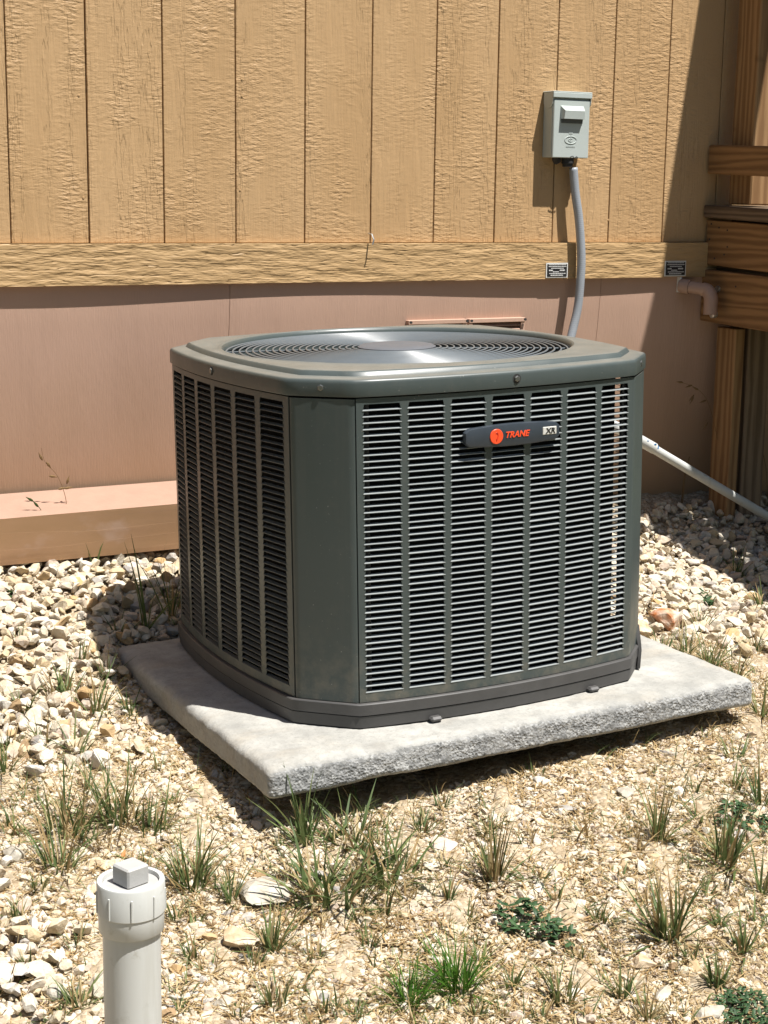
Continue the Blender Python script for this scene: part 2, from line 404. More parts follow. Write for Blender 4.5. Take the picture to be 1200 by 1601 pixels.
M = dict(ledge=m_plain('pink tan ledge paint', (.32, .205, .152), .6, bump=.4, scale=16, var=.14, spec=.2),
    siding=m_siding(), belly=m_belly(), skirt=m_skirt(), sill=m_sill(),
    groove=m_plain('groove paint', (.10, .058, .03), .8), ac=m_acpaint(), louver=m_sunlit_louver(),
    base=m_plain('grey base plastic', (.058, .056, .054), .55, bump=.15, scale=25, var=.25),
    inner=m_plain('dark coil fins', (.004, .004, .004), .9, scale=200, spec=.1), blade=m_plain('fan blade', (.03, .032, .034), .5),
    wire=m_plain('coated guard wire', (.10, .115, .125), .34, scale=20, spec=.5), hub=m_plain('fan hub plastic', (.088, .095, .108), .5, scale=40),
    gasket=m_plain('dark gap', (.02, .02, .02), .8), emblem=m_plain('slate badge plastic', (.030, .038, .048), .38, spec=.5),
    red=m_plain('badge orange red', (.80, .075, .02), .4, var=.05), silver=m_plain('badge silver', (.55, .54, .50), .4), ink=m_plain('badge ink', (.012, .012, .012), .5),
    screw=m_plain('steel screw', (.20, .20, .19), .35, .8), boxp=m_plain('grey enamel', (.40, .44, .42), .42, scale=18, var=.06, spec=.45),
    boxd=m_plain('dark recess', (.09, .10, .10), .6), conduit=None, plate=m_plain('black data plate', (.02, .02, .022), .35), print_=m_plain('silver print', (.62, .62, .60), .4),
    concrete=m_concrete(), soil=m_soil(), stone_s=m_stone('bed'), stone_l=m_stone('loose'),
    pvc=m_pvc(), pvcplug=m_plain('grey pvc plug', (.34, .335, .32), .6, bump=.2, scale=60, var=.12),
    brownpvc=m_plain('brown painted pvc', (.33, .215, .16), .5), blue=m_plain('blue primer', (.02, .10, .22), .5),
    wood=m_wood('treated pine', (.15, .078, .031), (.25, .138, .058), 'Y'), woodz=m_wood('treated pine post', (.19, .102, .043), (.30, .178, .082), 'Z'), woodgz=m_wood('weathered pine post', (.12, .08, .048), (.22, .155, .10), 'Z'),
    woodg=m_wood('weathered pine', (.075, .05, .031), (.15, .105, .067), 'Y'), woodx=m_wood('pine beam', (.24, .13, .05), (.38, .22, .1), 'Y'),
    steel=m_plain('galvanised', (.5, .5, .48), .4, .9), roof=m_plain('brown shingle', (.12, .09, .07), .9, bump=.6, scale=20),
    grass=m_leaf('grass blades', [(0.0, (.055, .088, .028)), (.35, (.105, .15, .05)), (.62, (.18, .21, .08)), (.70, (.17, .11, .05)), (.82, (.33, .235, .11)), (1.0, (.46, .37, .20))]),
    lush=m_leaf('fresh grass', [(0.0, (.035, .095, .008)), (.6, (.075, .17, .018)), (.9, (.14, .21, .04)), (1.0, (.42, .33, .15))]),
    straw=m_leaf('dry straw', [(0.0, (.20, .125, .055)), (.4, (.38, .26, .12)), (1.0, (.54, .43, .25))], .25),
    weed=m_leaf('weed leaves', [(0.0, (.025, .060, .022)), (1.0, (.06, .115, .045))], .25),
)
def m_conduit():
    t = NT('grey ribbed conduit'); tc = t.node('ShaderNodeTexCoord')
    wv = t.node('ShaderNodeTexWave', wave_type='BANDS', bands_direction='Z', i_Scale=55.0, i_Distortion=0.0); t.l(tc.outputs['Object'], wv.inputs['Vector'])
    return t.fin(t.mix(t.noise(t.coords(), 20), (.235, .255, .28), (.285, .305, .33)), .45, t.bump(wv.outputs['Fac'], .07, .003), spec=.4)
M['conduit'] = m_conduit()

# ------------------------------------------------------------------ ground
CP = np.array([(-1.6,-.15,-.81),(-.6,-.15,-.82),(-.1,-.15,-.826),(.4,-.12,-.828),(1.0,-.1,-.83),(1.6,-.05,-.83),(2.0,0,-.83),(2.4,.0,-.84),(3.4,0,-.88),
    (.03,-.56,-.930),(.6,-.45,-.89),(1.25,-.55,-.905),(.0,-.75,-.965),(.0,-1.0,-1.005),(.0,-1.25,-1.03),(.02,-1.47,-1.055),(.35,-1.50,-1.045),(.62,-1.5,-1.02),(.95,-1.48,-1.01),(1.26,-1.46,-.995),(1.28,-1.0,-.935),
    (1.9,-.2,-.90),(1.95,-.68,-1.0),(2.6,-.7,-1.06),(2.0,-1.3,-1.08),(.6,-1.0,-1.06),
    (-.45,-2.1,-1.13),(.3,-2.2,-1.13),(1.2,-2.0,-1.11),(2.2,-2.0,-1.16),(-.5,-1.2,-1.02),(-.6,-.6,-.92),(-1.4,-1.5,-1.08),(-1,-3.2,-1.25),(.8,-3.2,-1.25),(-2.2,-.5,-.93),(-2.6,-.15,-.83),(3.6,-1.5,-1.15)], float)
def _tps(r2): return np.where(r2 > 1e-12, .5*r2*np.log(np.maximum(r2, 1e-12)), 0)
_n = len(CP); _K = _tps(((CP[:, None, :2]-CP[None, :, :2])**2).sum(-1)) + 2e-3*np.eye(_n)
_P = np.c_[np.ones(_n), CP[:, :2]]
_s = np.linalg.solve(np.block([[_K, _P], [_P.T, np.zeros((3, 3))]]), np.r_[CP[:, 2], np.zeros(3)])
def ground_z(x, y):
    x = np.asarray(x, float); y = np.asarray(y, float); sh = np.broadcast(x, y).shape
    X = np.broadcast_to(x, sh).ravel(); Y = np.broadcast_to(y, sh).ravel()
    r2 = (X[:, None]-CP[None, :, 0])**2 + (Y[:, None]-CP[None, :, 1])**2
    z = _tps(r2) @ _s[:_n] + _s[_n] + _s[_n+1]*X + _s[_n+2]*Y
    d = np.hypot(X-.6, Y+1.2); k = np.clip((d-2.2)/1.6, 0, 1); k = k*k*(3-2*k)
    z = np.where(k > 0, z*(1-k) + (-1.12)*k, z)
    return np.clip(z, -1.35, -.72).reshape(sh)
def G(px, py):
    """ground point seen at a photo pixel"""
    d = ray(px, py); t = 1.0
    ts = np.linspace(1.0, 6.0, 500); P = CAM + ts[:, None]*d
    h = P[:, 2]-ground_z(P[:, 0], P[:, 1]); k = np.argmax(h < 0)
    a = ts[k-1] + (ts[k]-ts[k-1])*h[k-1]/(h[k-1]-h[k]); return CAM + a*d
def axis_coords(lo, hi, step, far):
    mid = np.arange(lo, hi+1e-6, step); out = []; s = step; q = hi
    while q < far: s *= 1.35; q += s; out.append(q)
    left = []; s = step; q = lo
    while q > -far: s *= 1.35; q -= s; left.append(q)
    return np.r_[left[::-1], mid, out]
gx = axis_coords(-1.4, 2.8, .022, 400); gy = axis_coords(-2.7, .1, .022, 400)
X, Y = np.meshgrid(gx, gy); Z = np.concatenate([ground_z(X[i:i+20], Y[i:i+20]) for i in range(0, len(gy), 20)])
near = (X > -1.5) & (X < 2.9) & (Y > -2.8) & (Y < .2)
Z = Z + np.where(near, .006*np.sin(23*X+9*Y)*np.sin(19*Y-7*X) + .004*np.sin(57*X-31*Y) + rng.normal(0, .0016, X.shape), 0)
ny, nx = X.shape; ii = np.arange(nx*ny).reshape(ny, nx)
Fq = np.stack([ii[:-1, :-1], ii[:-1, 1:], ii[1:, 1:], ii[1:, :-1]], -1).reshape(-1, 4)
gm = np_mesh('ground', np.c_[X.ravel(), Y.ravel(), Z.ravel()], Fq); gm.polygons.foreach_set('use_smooth', np.ones(len(Fq), bool))
ground = link('ground', gm, M['soil']); ground['kind'] = 'structure'

# ------------------------------------------------------------------ house
house = empty('house', (0, 0, -.8), 'tan grooved plywood sided house with a horizontal trim board and pink tan skirting', 'house')
def hp(mb, name, mat, smooth=False, parent=house, origin=(0, 0, 0)):
    """child of the house, its own origin at `origin` (world)"""
    mb.v = [(a-origin[0], b-origin[1], c-origin[2]) for a, b, c in mb.v]
    o = mb.build(name, mat, parent, smooth)
    base = Vector((0, 0, -.8)) if parent is house else Vector((0, 0, -.8)) + parent.location
    o.location = Vector(origin) - base; return o
GR = .2032
pm = MB().box(.0019, GR-.0019, -.011, .0, 0, 1.95, .0012).mesh('siding_plank'); fixn(pm)
pm.materials.append(M['siding'])
for i in range(-15, 17):
    o = bpy.data.objects.new('siding_plank', pm); COL.objects.link(o); o.parent = house
    o.location = (i*GR + random.uniform(-.0004, .0004), .011, .8 + .0015)
hp(MB().box(-3.05, 3.46, .0115, .02, -.02, 1.95), 'siding_backing', M['groove'])
hp(MB().box(-3.05, 3.46, .021, .13, -.02, 1.95), 'wall_core', M['groove'])
hp(MB().box(-3.05, 3.46, -.020, .020, -.1055, 0.0), 'trim_board', M['belly'])
# skirting panels lean in a little towards the ground, with a faint bow
def skirt_y(z): return -.004 + .062*max(0, (-.13-z)/.55)**1.15
for x0, x1 in ((-3.05, -1.8505), (-1.849, -.631), (-.6295, .5885), (.590, 1.808), (1.8095, 3.46)):
    mb = MB(); zs = np.linspace(-.085, -.84, 13); n = 13
    fr = [(x, skirt_y(z) + .003*math.sin(x*4+1.3), z) for z in zs for x in np.linspace(x0, x1, n)]
    vs = fr + [(a, b+.012, c) for a, b, c in fr]; N = len(fr); fs = []
    for r in range(len(zs)-1):
        for c in range(n-1):
            k = r*n+c; fs += [(k, k+n, k+n+1, k+1), (N+k, N+k+1, N+k+n+1, N+k+n)]
    for r in range(len(zs)-1):
        k = r*n; fs += [(k, N+k, N+k+n, k+n), (k+n-1, k+2*n-1, N+k+2*n-1, N+k+n-1)]
    mb.add(vs, fs); hp(mb, 'skirting_panel', M['skirt'], True, origin=((x0+x1)/2, 0, -.11))
# sill: a wide ledge board lying on a face board
sx0, sx1 = -3.05, .80
led = MB().add([(sx0,.04,-.650),(sx1,.04,-.640),(sx1,-.150,-.668),(sx0,-.150,-.684),(sx0,.04,-.672),(sx1,.04,-.668),(sx1,-.150,-.680),(sx0,-.150,-.697)],
               [(0,1,2,3),(4,7,6,5),(3,2,6,7),(0,3,7,4),(1,0,4,5),(2,1,5,6)])
hp(led, 'sill_ledge', M['ledge'], origin=(0, 0, -.66))
fb = MB().add([(sx0,-.153,-.684),(sx1,-.153,-.664),(sx1,-.128,-.792),(sx0,-.128,-.796),(sx0,-.118,-.70),(sx1,-.118,-.685),(sx1,-.092,-.79),(sx0,-.092,-.795)],
              [(0,1,2,3),(4,7,6,5),(0,3,7,4),(1,5,6,2),(0,4,5,1),(3,2,6,7)])
hp(fb, 'sill_face_board', M['sill'], origin=(0, -.1, -.74))
# two vents let into the skirting behind the unit
for x0, x1 in ((1.135, 1.330), (1.337, 1.530)):
    z1 = -.218; z0 = -.318; y = -.002
    v = MB(); v.box(x0, x1, y-.013, y+.012, z1-.012, z1, .001); v.box(x0, x1, y-.012, y+.012, z0, z0+.010, .002)
    v.box(x0, x0+.012, y-.011, y+.012, z0+.010, z1-.012); v.box(x1-.012, x1, y-.011, y+.012, z0+.010, z1-.012)
    vo = hp(v, 'skirt_vent', M['skirt'], origin=(x0, 0, z0)); vo['label'] = 'small pink tan louvred vent in the skirting'
    for k in range(6):
        za = z0+.014+k*.0125
        hp(MB().add([(x0+.012,y-.008,za),(x1-.012,y-.008,za),(x1-.012,y+.006,za+.010),(x0+.012,y+.006,za+.010),(x0+.012,y-.008,za+.002),(x1-.012,y-.008,za+.002),(x1-.012,y+.006,za+.012),(x0+.012,y+.006,za+.012)],
           [(0,3,2,1),(4,5,6,7),(0,1,5,4),(3,7,6,2),(0,4,7,3),(1,2,6,5)]), 'vent_slat', M['ledge'], parent=vo, origin=(x0, 0, za))
    for xs in (x0+.004, x1-.004):
        hp(MB().tube([(xs, y-.017, z1-.005), (xs, y-.021, z1-.005)], .004, 8), 'vent_screw', M['gasket'], parent=vo, origin=(xs, 0, z1))
# nails and a bent galvanised nail on the trim
for q in ((578, 372),):
    P = on(1, -.02, *q); hp(MB().tube([P+(0, .01, .012), P+(0, -.012, .010), P+(.001, -.022, -.004), P+(-.003, -.022, -.018)], .0022, 6), 'bent_nail', M['steel'], origin=P)
for q in ((130, 309), (375, 297), (378, 124), (951, 344), (966, 122), (378, 150), (123, 149)):
    P = on(1, .0, *q); hp(MB().lathe([(0, .0), (.0035, 0), (.0032, .0012), (0, .0016)], 8), 'nail_head', M['siding'], origin=(0, 0, 0)).matrix_local = Matrix.Translation(Vector(P)-Vector((0, 0, -.8))) @ Matrix.Rotation(math.pi/2, 4, 'X')
# certification plates riveted to the trim
for (xa, xb, za, zb, nm) in ((1.5935, 1.6705, -.106+.004, -.0585, 'black and silver certification plate beside the conduit'), (2.032, 2.1135, -.103, -.0555, 'black and silver certification plate near the deck')):
    pl = hp(MB().box(xa, xb, -.0222, -.0203, za, zb), 'data_plate', M['print_'], origin=(xa, -.02, za)); pl['label'] = nm
    bw = .0035
    hp(MB().box(xa+bw, xb-bw, -.0232, -.0224, za+bw, zb-bw), 'plate_field', M['plate'], parent=pl, origin=(xa, -.02, za))
    tx = MB(); W_ = xb-xa; r = random.Random(3)
    for k, (zz, hh, l0, l1) in enumerate(((.88,.045,.12,.9),(.76,.05,.10,.92),(.64,.05,.22,.8),(.50,.09,.12,.30),(.50,.09,.62,.86),(.40,.06,.3,.58),(.29,.05,.14,.9),(.17,.06,.2,.78))):
        x = xa+W_*l0
        while x < xa+W_*l1:
            ww = r.uniform(.002, .006); x2 = min(x+ww, xa+W_*l1); zc = za+(zb-za)*zz; tx.box(x, x2, -.0236, -.0233, zc-(zb-za)*hh/2, zc+(zb-za)*hh/2); x = x2+.0010
    hp(tx, 'plate_lettering', M['print_'], parent=pl, origin=(xa, -.02, za))
# roof over the wall, above the picture
rf = MB().add([(-3.3,-.22,1.86),(3.6,-.22,1.86),(3.6,2.0,2.55),(-3.3,2.0,2.55),(-3.3,-.22,1.93),(3.6,-.22,1.93),(3.6,2.0,2.62),(-3.3,2.0,2.62)], [(0,3,2,1),(4,5,6,7),(0,1,5,4),(1,2,6,5),(2,3,7,6),(3,0,4,7)])
hp(rf, 'roof', M['roof'], origin=(0, 0, 1.9))

# ------------------------------------------------------------------ deck
DX = 2.19
deck = empty('porch_deck', (2.3, -.3, -.9), 'unpainted brown timber porch deck with rim boards and posts against the house', 'deck')
def dk(mb, name, mat, label=None, parent=deck, smooth=False):
    c = np.mean(mb.v, 0); mb.v = [tuple(np.array(q)-c) for q in mb.v]
    o = mb.build(name, mat, parent, smooth); o.location = Vector(c) - Vector((2.3, -.3, -.9)) - (parent.location if parent is not deck else Vector())
    if label: o['label'] = label
    return o
def drop(mb, k=.035):
    mb.v = [(a, b, c + k*min(0, b)) for a, b, c in mb.v]; return mb
YO = -2.0
dk(drop(MB().box(DX+.008, DX+.046, YO, -.008, -.068, .071, .003)), 'upper_rim_board', M['wood'])
dk(drop(MB().box(DX+.002, DX+.040, YO, -.005, -.243, -.082, .003)), 'lower_rim_board', M['wood'])
xx = DX-.006
for k in range(9):
    ww = .138 if k else .1375
    dk(drop(MB().box(xx, xx+ww, YO-.03, -.006, .0775, .1165, .004)), 'deck_board', M['woodg']); xx += ww + (.012 if k == 0 else .006)
dk(MB().box(DX+.0465, DX+.06, YO+.04, -.01, -.18, .03), 'inner_rim_board', M['woodg'])
dk(MB().box(2.295, 2.385, -.34, -.012, .03, .0765), 'sun_gap_blocker', M['woodg'])  # added under the board gap to stop a streak of sun
dk(drop(MB().box(DX+.0, DX+.038, YO, -.008, .211, .2995, .004)), 'toe_rail', M['wood'], 'low horizontal rail just above the deck floor')
for px, py in ((1112, 350), (1124, 356), (1137, 360), (1109, 374), (1137, 386), (1150, 448), (1132, 398), (1117, 404)):
    P = on(0, DX+.008 if py < 420 else DX+.002, px, py); dk(MB().tube([P, P+np.array((-.0014, 0, 0))], .0028, 8), 'nail_head', M['gasket'])
P = on(0, DX+.002, 1118, 491); dk(MB().tube([P, P+np.array((-.014, 0, 0)), P+np.array((-.017, 0, 0))], [.0125, .0125, .008], 14), 'carriage_bolt', M['steel'], smooth=True)
P = on(0, DX+.002, 1123, 452); dk(MB().tube([P, P+np.array((-.008, 0, 0))], .010, 6), 'carriage_bolt', M['steel'])
dk(MB().box(2.24, 2.335, -.158, -.055, .1175, 1.62, .004), 'upper_post', M['woodz'], 'tall porch post rising from the deck, lit on its front')
dk(MB().box(2.241, 2.279, -.124, -.032, -1.2, -.262, .003), 'support_post', M['woodz'])
dk(MB().box(2.305, 2.395, -.112, -.022, -1.2, -.05, .003), 'support_post', M['woodgz'], 'grey weathered support post behind the front one')
for x, y in ((2.42, -1.9), (3.30, -1.9), (3.3, -.1)): dk(MB().box(x, x+.09, y, y+.09, -1.3, .07, .003), 'support_post', M['woodz'])
for y in (-.35, -.8, -1.25, -1.7): dk(MB().box(DX+.062, 3.42, y, y+.038, -.07, .04), 'joist', M['woodg'])
dk(MB().box(3.425, 3.46, YO, -.008, -.24, .071), 'far_rim_board', M['wood'])
dk(MB().box(DX+.047, 3.42, YO, YO+.038, -.24, .071), 'front_rim_board', M['wood'])
# roof beam of the porch, running out from the wall above the picture: its shadow falls on the siding
a = .186
bm_ = MB(); H = 1.62
bm_.add([(2.277,-.0,H),(2.277+.118,-.0,H),(2.277+1.9*a+.118,-1.9,H),(2.277+1.9*a,-1.9,H),(2.277,-.0,H+.14),(2.277+.118,-.0,H+.14),(2.277+1.9*a+.118,-1.9,H+.14),(2.277+1.9*a,-1.9,H+.14)],
        [(0,3,2,1),(4,5,6,7),(0,1,5,4),(1,2,6,5),(2,3,7,6),(3,0,4,7)])
dk(bm_, 'roof_beam', M['woodx'])
dk(MB().box(2.64, 2.73, -1.9, -1.81, .1, H, .004), 'upper_post', M['woodz'])
dk(MB().box(2.86, 4.3, -2.1, -.24, H+.02, H+.12), 'sky_block_roof', M['roof'])  # unseen roof added to keep sky light off the deck corner
for x_, y_ in ((2.9, -2.0), (4.2, -2.0), (4.2, -.35)): dk(MB().box(x_, x_+.09, y_, y_+.09, .12, H+.018, .004), 'upper_post', M['woodz'])  # posts carrying the added roof

# ------------------------------------------------------------------ condenser frame (pad and unit share a slight tilt)
TH, TX, TY = -.0121, -.0264, -.0005
ex = Vector((math.cos(TH), math.sin(TH), -TX*math.cos(TH)-TY*math.sin(TH))).normalized()
ez = Vector((TX, TY, 1)).normalized(); ey = ez.cross(ex).normalized(); ex = ey.cross(ez)
O0 = Vector((.6293, -.9258, -.8453)) - ez*.055
FR = Matrix(((ex.x, ey.x, ez.x, O0.x), (ex.y, ey.y, ez.y, O0.y), (ex.z, ey.z, ez.z, O0.z), (0, 0, 0, 1)))
FRi = FR.inverted()
def fbm(x, y, z, sc, oct_=4):
    return noise.fractal(Vector((x*sc, y*sc, z*sc)), 1.0, 2.0, oct_)
# concrete pad
SX0, SX1, SY0, SY1, ST = -.570, .577, -.537, .385, .063
def rrect(x0, x1, y0, y1, r, n):
    pts = []
    L1, L2 = x1-x0, y1-y0
    for (ax, ay, bx, by, k) in ((x0, y0, x1, y0, n), (x1, y0, x1, y1, int(n*L2/L1)), (x1, y1, x0, y1, n), (x0, y1, x0, y0, int(n*L2/L1))):
        for t in np.linspace(0, 1, k, endpoint=False): pts.append((ax+(bx-ax)*t, ay+(by-ay)*t))
    pts = np.array(pts); cx, cy = (x0+x1)/2, (y0+y1)/2
    out = []
    for x, y in pts:                                              # pull the corners in to a radius
        qx, qy = abs(x-cx)-(L1/2-r), abs(y-cy)-(L2/2-r)
        if qx > 0 and qy > 0:
            d = math.hypot(qx, qy); sx, sy = math.copysign(1, x-cx), math.copysign(1, y-cy)
            x = cx+sx*(L1/2-r+qx/d*r); y = cy+sy*(L2/2-r+qy/d*r)
        out.append((x, y))
    return out
pad_out = rrect(SX0, SX1, SY0, SY1, .012, 150)
cxp, cyp = (SX0+SX1)/2, (SY0+SY1)/2
loops = []
for sc_ in (.02, .2, .4, .55, .7, .8, .88, .925):
    loops.append([(cxp+(x-cxp)*sc_, cyp+(y-cyp)*sc_, 0) for x, y in pad_out])
def inset(d, z): return [(x-math.copysign(min(d, abs(x-cxp)), x-cxp)*(abs(x-cxp)/abs((SX1-SX0)/2))**8, y-math.copysign(min(d, abs(y-cyp)), y-cyp)*(abs(y-cyp)/abs((SY1-SY0)/2))**8, z) for x, y in pad_out]
loops += [inset(.020, -.0006), inset(.012, -.0026), inset(.006, -.006), inset(.002, -.0105)]
for z in np.linspace(-.017, -ST+.008, 8): loops.append(inset(0, z))
loops += [inset(.004, -ST+.002), inset(.012, -ST), inset(.1, -ST+.001)]
pl_ = []
for li, lp in enumerate(loops):
    row = []
    for x, y, z in lp:
        if li < 9: z += .0022*fbm(x, y, 0, 7) + .0008*fbm(x, y, 3, 60, 2)
        else:
            k = .0026*fbm(x, y, z, 26, 3) + .0024*fbm(x, y, z*1.0, 130, 2)
            dx, dy = x-cxp, y-cyp; ex_ = abs(dx)/((SX1-SX0)/2); ey_ = abs(dy)/((SY1-SY0)/2)
            if ex_ > ey_: x += math.copysign(k, dx)
            else: y += math.copysign(k, dy)
            z += .003*fbm(x, y, z, 9, 3)
        row.append((x, y, z))
    pl_.append(row)
pad = MB().rings(pl_, True, True).build('concrete_pad', M['concrete'], None, 'all')
pad.matrix_world = FR
tag(pad, 'thick pale concrete pad lying under the air conditioner', 'concrete pad')

# ------------------------------------------------------------------ air conditioner
ac = empty('air_conditioner'); ac.matrix_world = FR
tag(ac, 'dark grey green outdoor air conditioner with louvred sides and round fan grille', 'air conditioner')
h_, c_, BOW = .42, .0963, .030
LH = h_-c_
ZB, ZT = .055, .6635
def bow(s, L=LH): return BOW*(1-(s/L)**2)
def outline(off, c=c_, n=18, m=4, soft=.04):
    """bowed square with cut corners, counter-clockwise from the front"""
    L = h_-c + off*.414; H = h_+off; pts = []
    rot = [(1, 0), (0, 1), (-1, 0), (0, -1)]
    for co, si in rot:
        side = [(s, -(H+bow(s, L))) for s in np.linspace(-L, L, n)]
        nx = (L, -H); nb = (H, -L)
        ch = [(nx[0]+(nb[0]-nx[0])*t, nx[1]+(nb[1]-nx[1])*t) for t in np.linspace(0, 1, m+2)[1:-1]]
        for x, y in side+ch: pts.append((co*x-si*y, si*x+co*y))
    P = np.array(pts)
    for _ in range(1):                                          # ease the corners a little
        P = P*(1-2*soft)+soft*(np.roll(P, 1, 0)+np.roll(P, -1, 0))
    return P
def loop(off, z, **k): return [(x, y, z) for x, y in outline(off, **k)]
FX, FY = -.010, .004                                            # the fan sits a touch off centre
def circ(r, z, **k): return [(FX+r*x/math.hypot(x, y), FY+r*y/math.hypot(x, y), z) for x, y in outline(0, **k)]
R0 = .386
# base pan
base = MB().rings([loop(-.004, .001), loop(.005, .003), loop(.007, .027), loop(.0045, .0276), loop(.0045, .0286), loop(.0085, .0294), loop(.0085, .051), loop(.0070, .0530), loop(-.03, .0535)], True, True).build('base_pan', M['base'], ac, True)
for s, sgn in ((-.17, 1), (.215, 1)):
    x = s; y = -(h_+bow(s)+.007)
    f = MB().box(x-.013, x+.013, y-.014, y+.004, .0012, .012, .004).build('foot_tab', M['base'], base, True)
ear = MB().add([(a_-.0185, b_-.001, c__) for a_, b_, c__ in [(h_-.010,-LH-.050,.004),(h_+.014,-LH-.012,.004),(h_+.020,-LH-.012,.045),(h_+.019,-LH-.004,.088),(h_+.013,-LH-.006,.094),(h_-.004,-LH-.046,.045),
                (h_-.014,-LH-.044,.004),(h_+.010,-LH-.006,.004),(h_+.015,-LH-.006,.045),(h_+.014,-LH+.002,.088),(h_+.008,-LH-.0,.094),(h_-.008,-LH-.040,.045)]],
               [(0,1,2,5),(5,2,3,4),(6,11,8,7),(11,10,9,8),(0,6,7,1),(1,7,8,2),(2,8,9,3),(3,9,10,4),(4,10,11,5),(5,11,6,0)]).build('corner_ear', M['base'], base, True)
# dark coil inside, open at the top
MB().rings([loop(-.044, .054, c=.119), loop(-.044, .66, c=.119), loop(-.054, .66, c=.119), loop(-.054, .054, c=.119)]).build('coil', M['inner'], ac)
# louvred panels
def ploc(side, s, z, d=0.0):
    """point on a panel: side 0 front, 1 right, 2 back, 3 left; d = outwards"""
    x, y = s, -(h_+bow(s)+d)
    co, si = [(1, 0), (0, 1), (-1, 0), (0, -1)][side]
    return (co*x-si*y, si*x+co*y, z)
NR = 46
Z0, Z1 = ZB+.0185, ZB+.594
PITCHZ = (Z1-Z0)/NR
def prism(mb, side, q, t=.0014):
    a = [ploc(side, s, z, 0) for s, z in q]; b = [ploc(side, s, z, -t) for s, z in q]
    mb.add(a+b, [(0,1,2,3),(4,7,6,5),(0,4,5,1),(1,5,6,2),(2,6,7,3),(3,7,4,0)])
lv = MB()
D_, SG = .0088, math.radians(15)
def louver_mesh(wcol):
    m = MB(); hw = wcol/2
    y0, z0 = -.0006, 0.0; y1, z1 = y0+D_*math.cos(SG), D_*math.sin(SG); t = .0011
    vs = []
    for hx, (ya, za) in ((hw+.0012, (y0, z0)), (hw+.0012, (y1, z1))):
        vs += [(-hx, ya, za), (hx, ya, za), (hx, ya, za+t), (-hx, ya, za+t)]
    m.add(vs, [(0,1,2,3),(4,7,6,5),(0,4,5,1),(3,2,6,7),(1,5,6,2),(0,3,7,4)])
    return m
def panel(side, ncol, wcol, gap, count):
    tot = ncol*wcol+(ncol-1)*gap; s0 = -tot/2
    mb = MB(); e = .0030; zt = ZT-.003; zb = ZB-.0005; Le = LH-.0012
    for k in range(24):                                         # top and bottom bands
        sa, sb = -Le+2*Le*k/24, -Le+2*Le*(k+1)/24
        prism(mb, side, [(sa, Z1), (sb, Z1), (sb, zt), (sa, zt)]); prism(mb, side, [(sa, zb), (sb, zb), (sb, Z0), (sa, Z0)])
    for j in range(ncol+1):                                     # upright bands with the stamped, notched edges
        for r in range(NR):
            za, zc = Z0+r*PITCHZ, Z0+(r+1)*PITCHZ
            if j == 0: q = [(-Le, za), (s0, za), (s0+e, zc), (-Le, zc)]
            elif j == ncol: q = [(-s0, za), (Le, za), (Le, zc), (-s0-e, zc)]
            else:
                l = s0+j*(wcol+gap)-gap; q = [(l, za), (l+gap, za), (l+gap+e, zc), (l-e, zc)]
            prism(mb, side, q)
    pn = mb.build('louver_panel', M['ac'], ac)
    me = None; rest = MB(); k = 0
    lm = louver_mesh(wcol)
    for r in range(NR-1, -1, -1):
        for j in range(ncol):
            s = s0+j*(wcol+gap)+wcol/2; z = Z0+r*PITCHZ
            dy = 2*BOW*s/LH**2                                    # slope of the bowed face
            ang = math.atan(dy) + [0, math.pi/2, math.pi, -math.pi/2][side]
            mt = Matrix.Translation(Vector(ploc(side, s, z+random.gauss(0, .00016)))) @ Matrix.Rotation(ang, 4, 'Z') @ Matrix.Rotation(random.gauss(0, .05), 4, 'X')
            if r < count:
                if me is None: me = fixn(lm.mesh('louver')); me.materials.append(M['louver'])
                o = bpy.data.objects.new('louver', me); COL.objects.link(o); o.parent = pn; o.matrix_local = mt
            else:
                rest.add([mt @ Vector(q) for q in lm.v], lm.f)
    if rest.v:
        o = rest.build('louver_bank', M['louver'] if side == 0 else M['ac'], pn); o['kind'] = 'stuff'  # front bank in the paler sunlit tone, others in plain cabinet paint
    return pn
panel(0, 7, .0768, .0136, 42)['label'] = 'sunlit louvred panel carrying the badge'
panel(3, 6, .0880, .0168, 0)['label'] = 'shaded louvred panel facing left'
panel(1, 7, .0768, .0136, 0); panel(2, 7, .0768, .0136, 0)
# plain corner panels, folded at both edges, over a dark liner
for k, (co, si) in enumerate(((1, 0), (0, 1), (-1, 0), (0, -1))):
    a0 = np.array((-h_, -LH)); a1 = np.array((-LH, -h_)); u = (a1-a0)/np.linalg.norm(a1-a0); nrm = np.array((-u[1], u[0])); nrm = -nrm if nrm @ a0 < 0 else nrm
    Lc = np.linalg.norm(a1-a0)
    prof = [(.010, -.012), (.0016, -.006), (.0018, -.001), (.006, .0016), (.016, .0024), (Lc/2, .0034), (Lc-.016, .0024), (Lc-.006, .0016), (Lc-.0018, -.001), (Lc-.0016, -.006), (Lc-.010, -.012)]
    pts = [a0+u*p_+nrm*q_ for p_, q_ in prof]; inn = [q - nrm*.0012 for q in pts[::-1]]
    lp = [(co*x-si*y, si*x+co*y) for x, y in pts+inn]
    MB().rings([[(x, y, z) for x, y in lp] for z in (ZB-.0005, ZT-.004)], True, True).build('corner_panel', M['ac'], ac, True)
    pts = [a0-u*.02+nrm*-.013+np.array((.003, .003)), a1+u*.02+nrm*-.013+np.array((.003, .003))]; inn = [q-nrm*.003 for q in pts[::-1]]
    lp = [(co*x-si*y, si*x+co*y) for x, y in pts+inn]
    MB().rings([[(x, y, z) for x, y in lp] for z in (ZB, ZT-.004)], True, True).build('corner_liner', M['gasket'], ac)
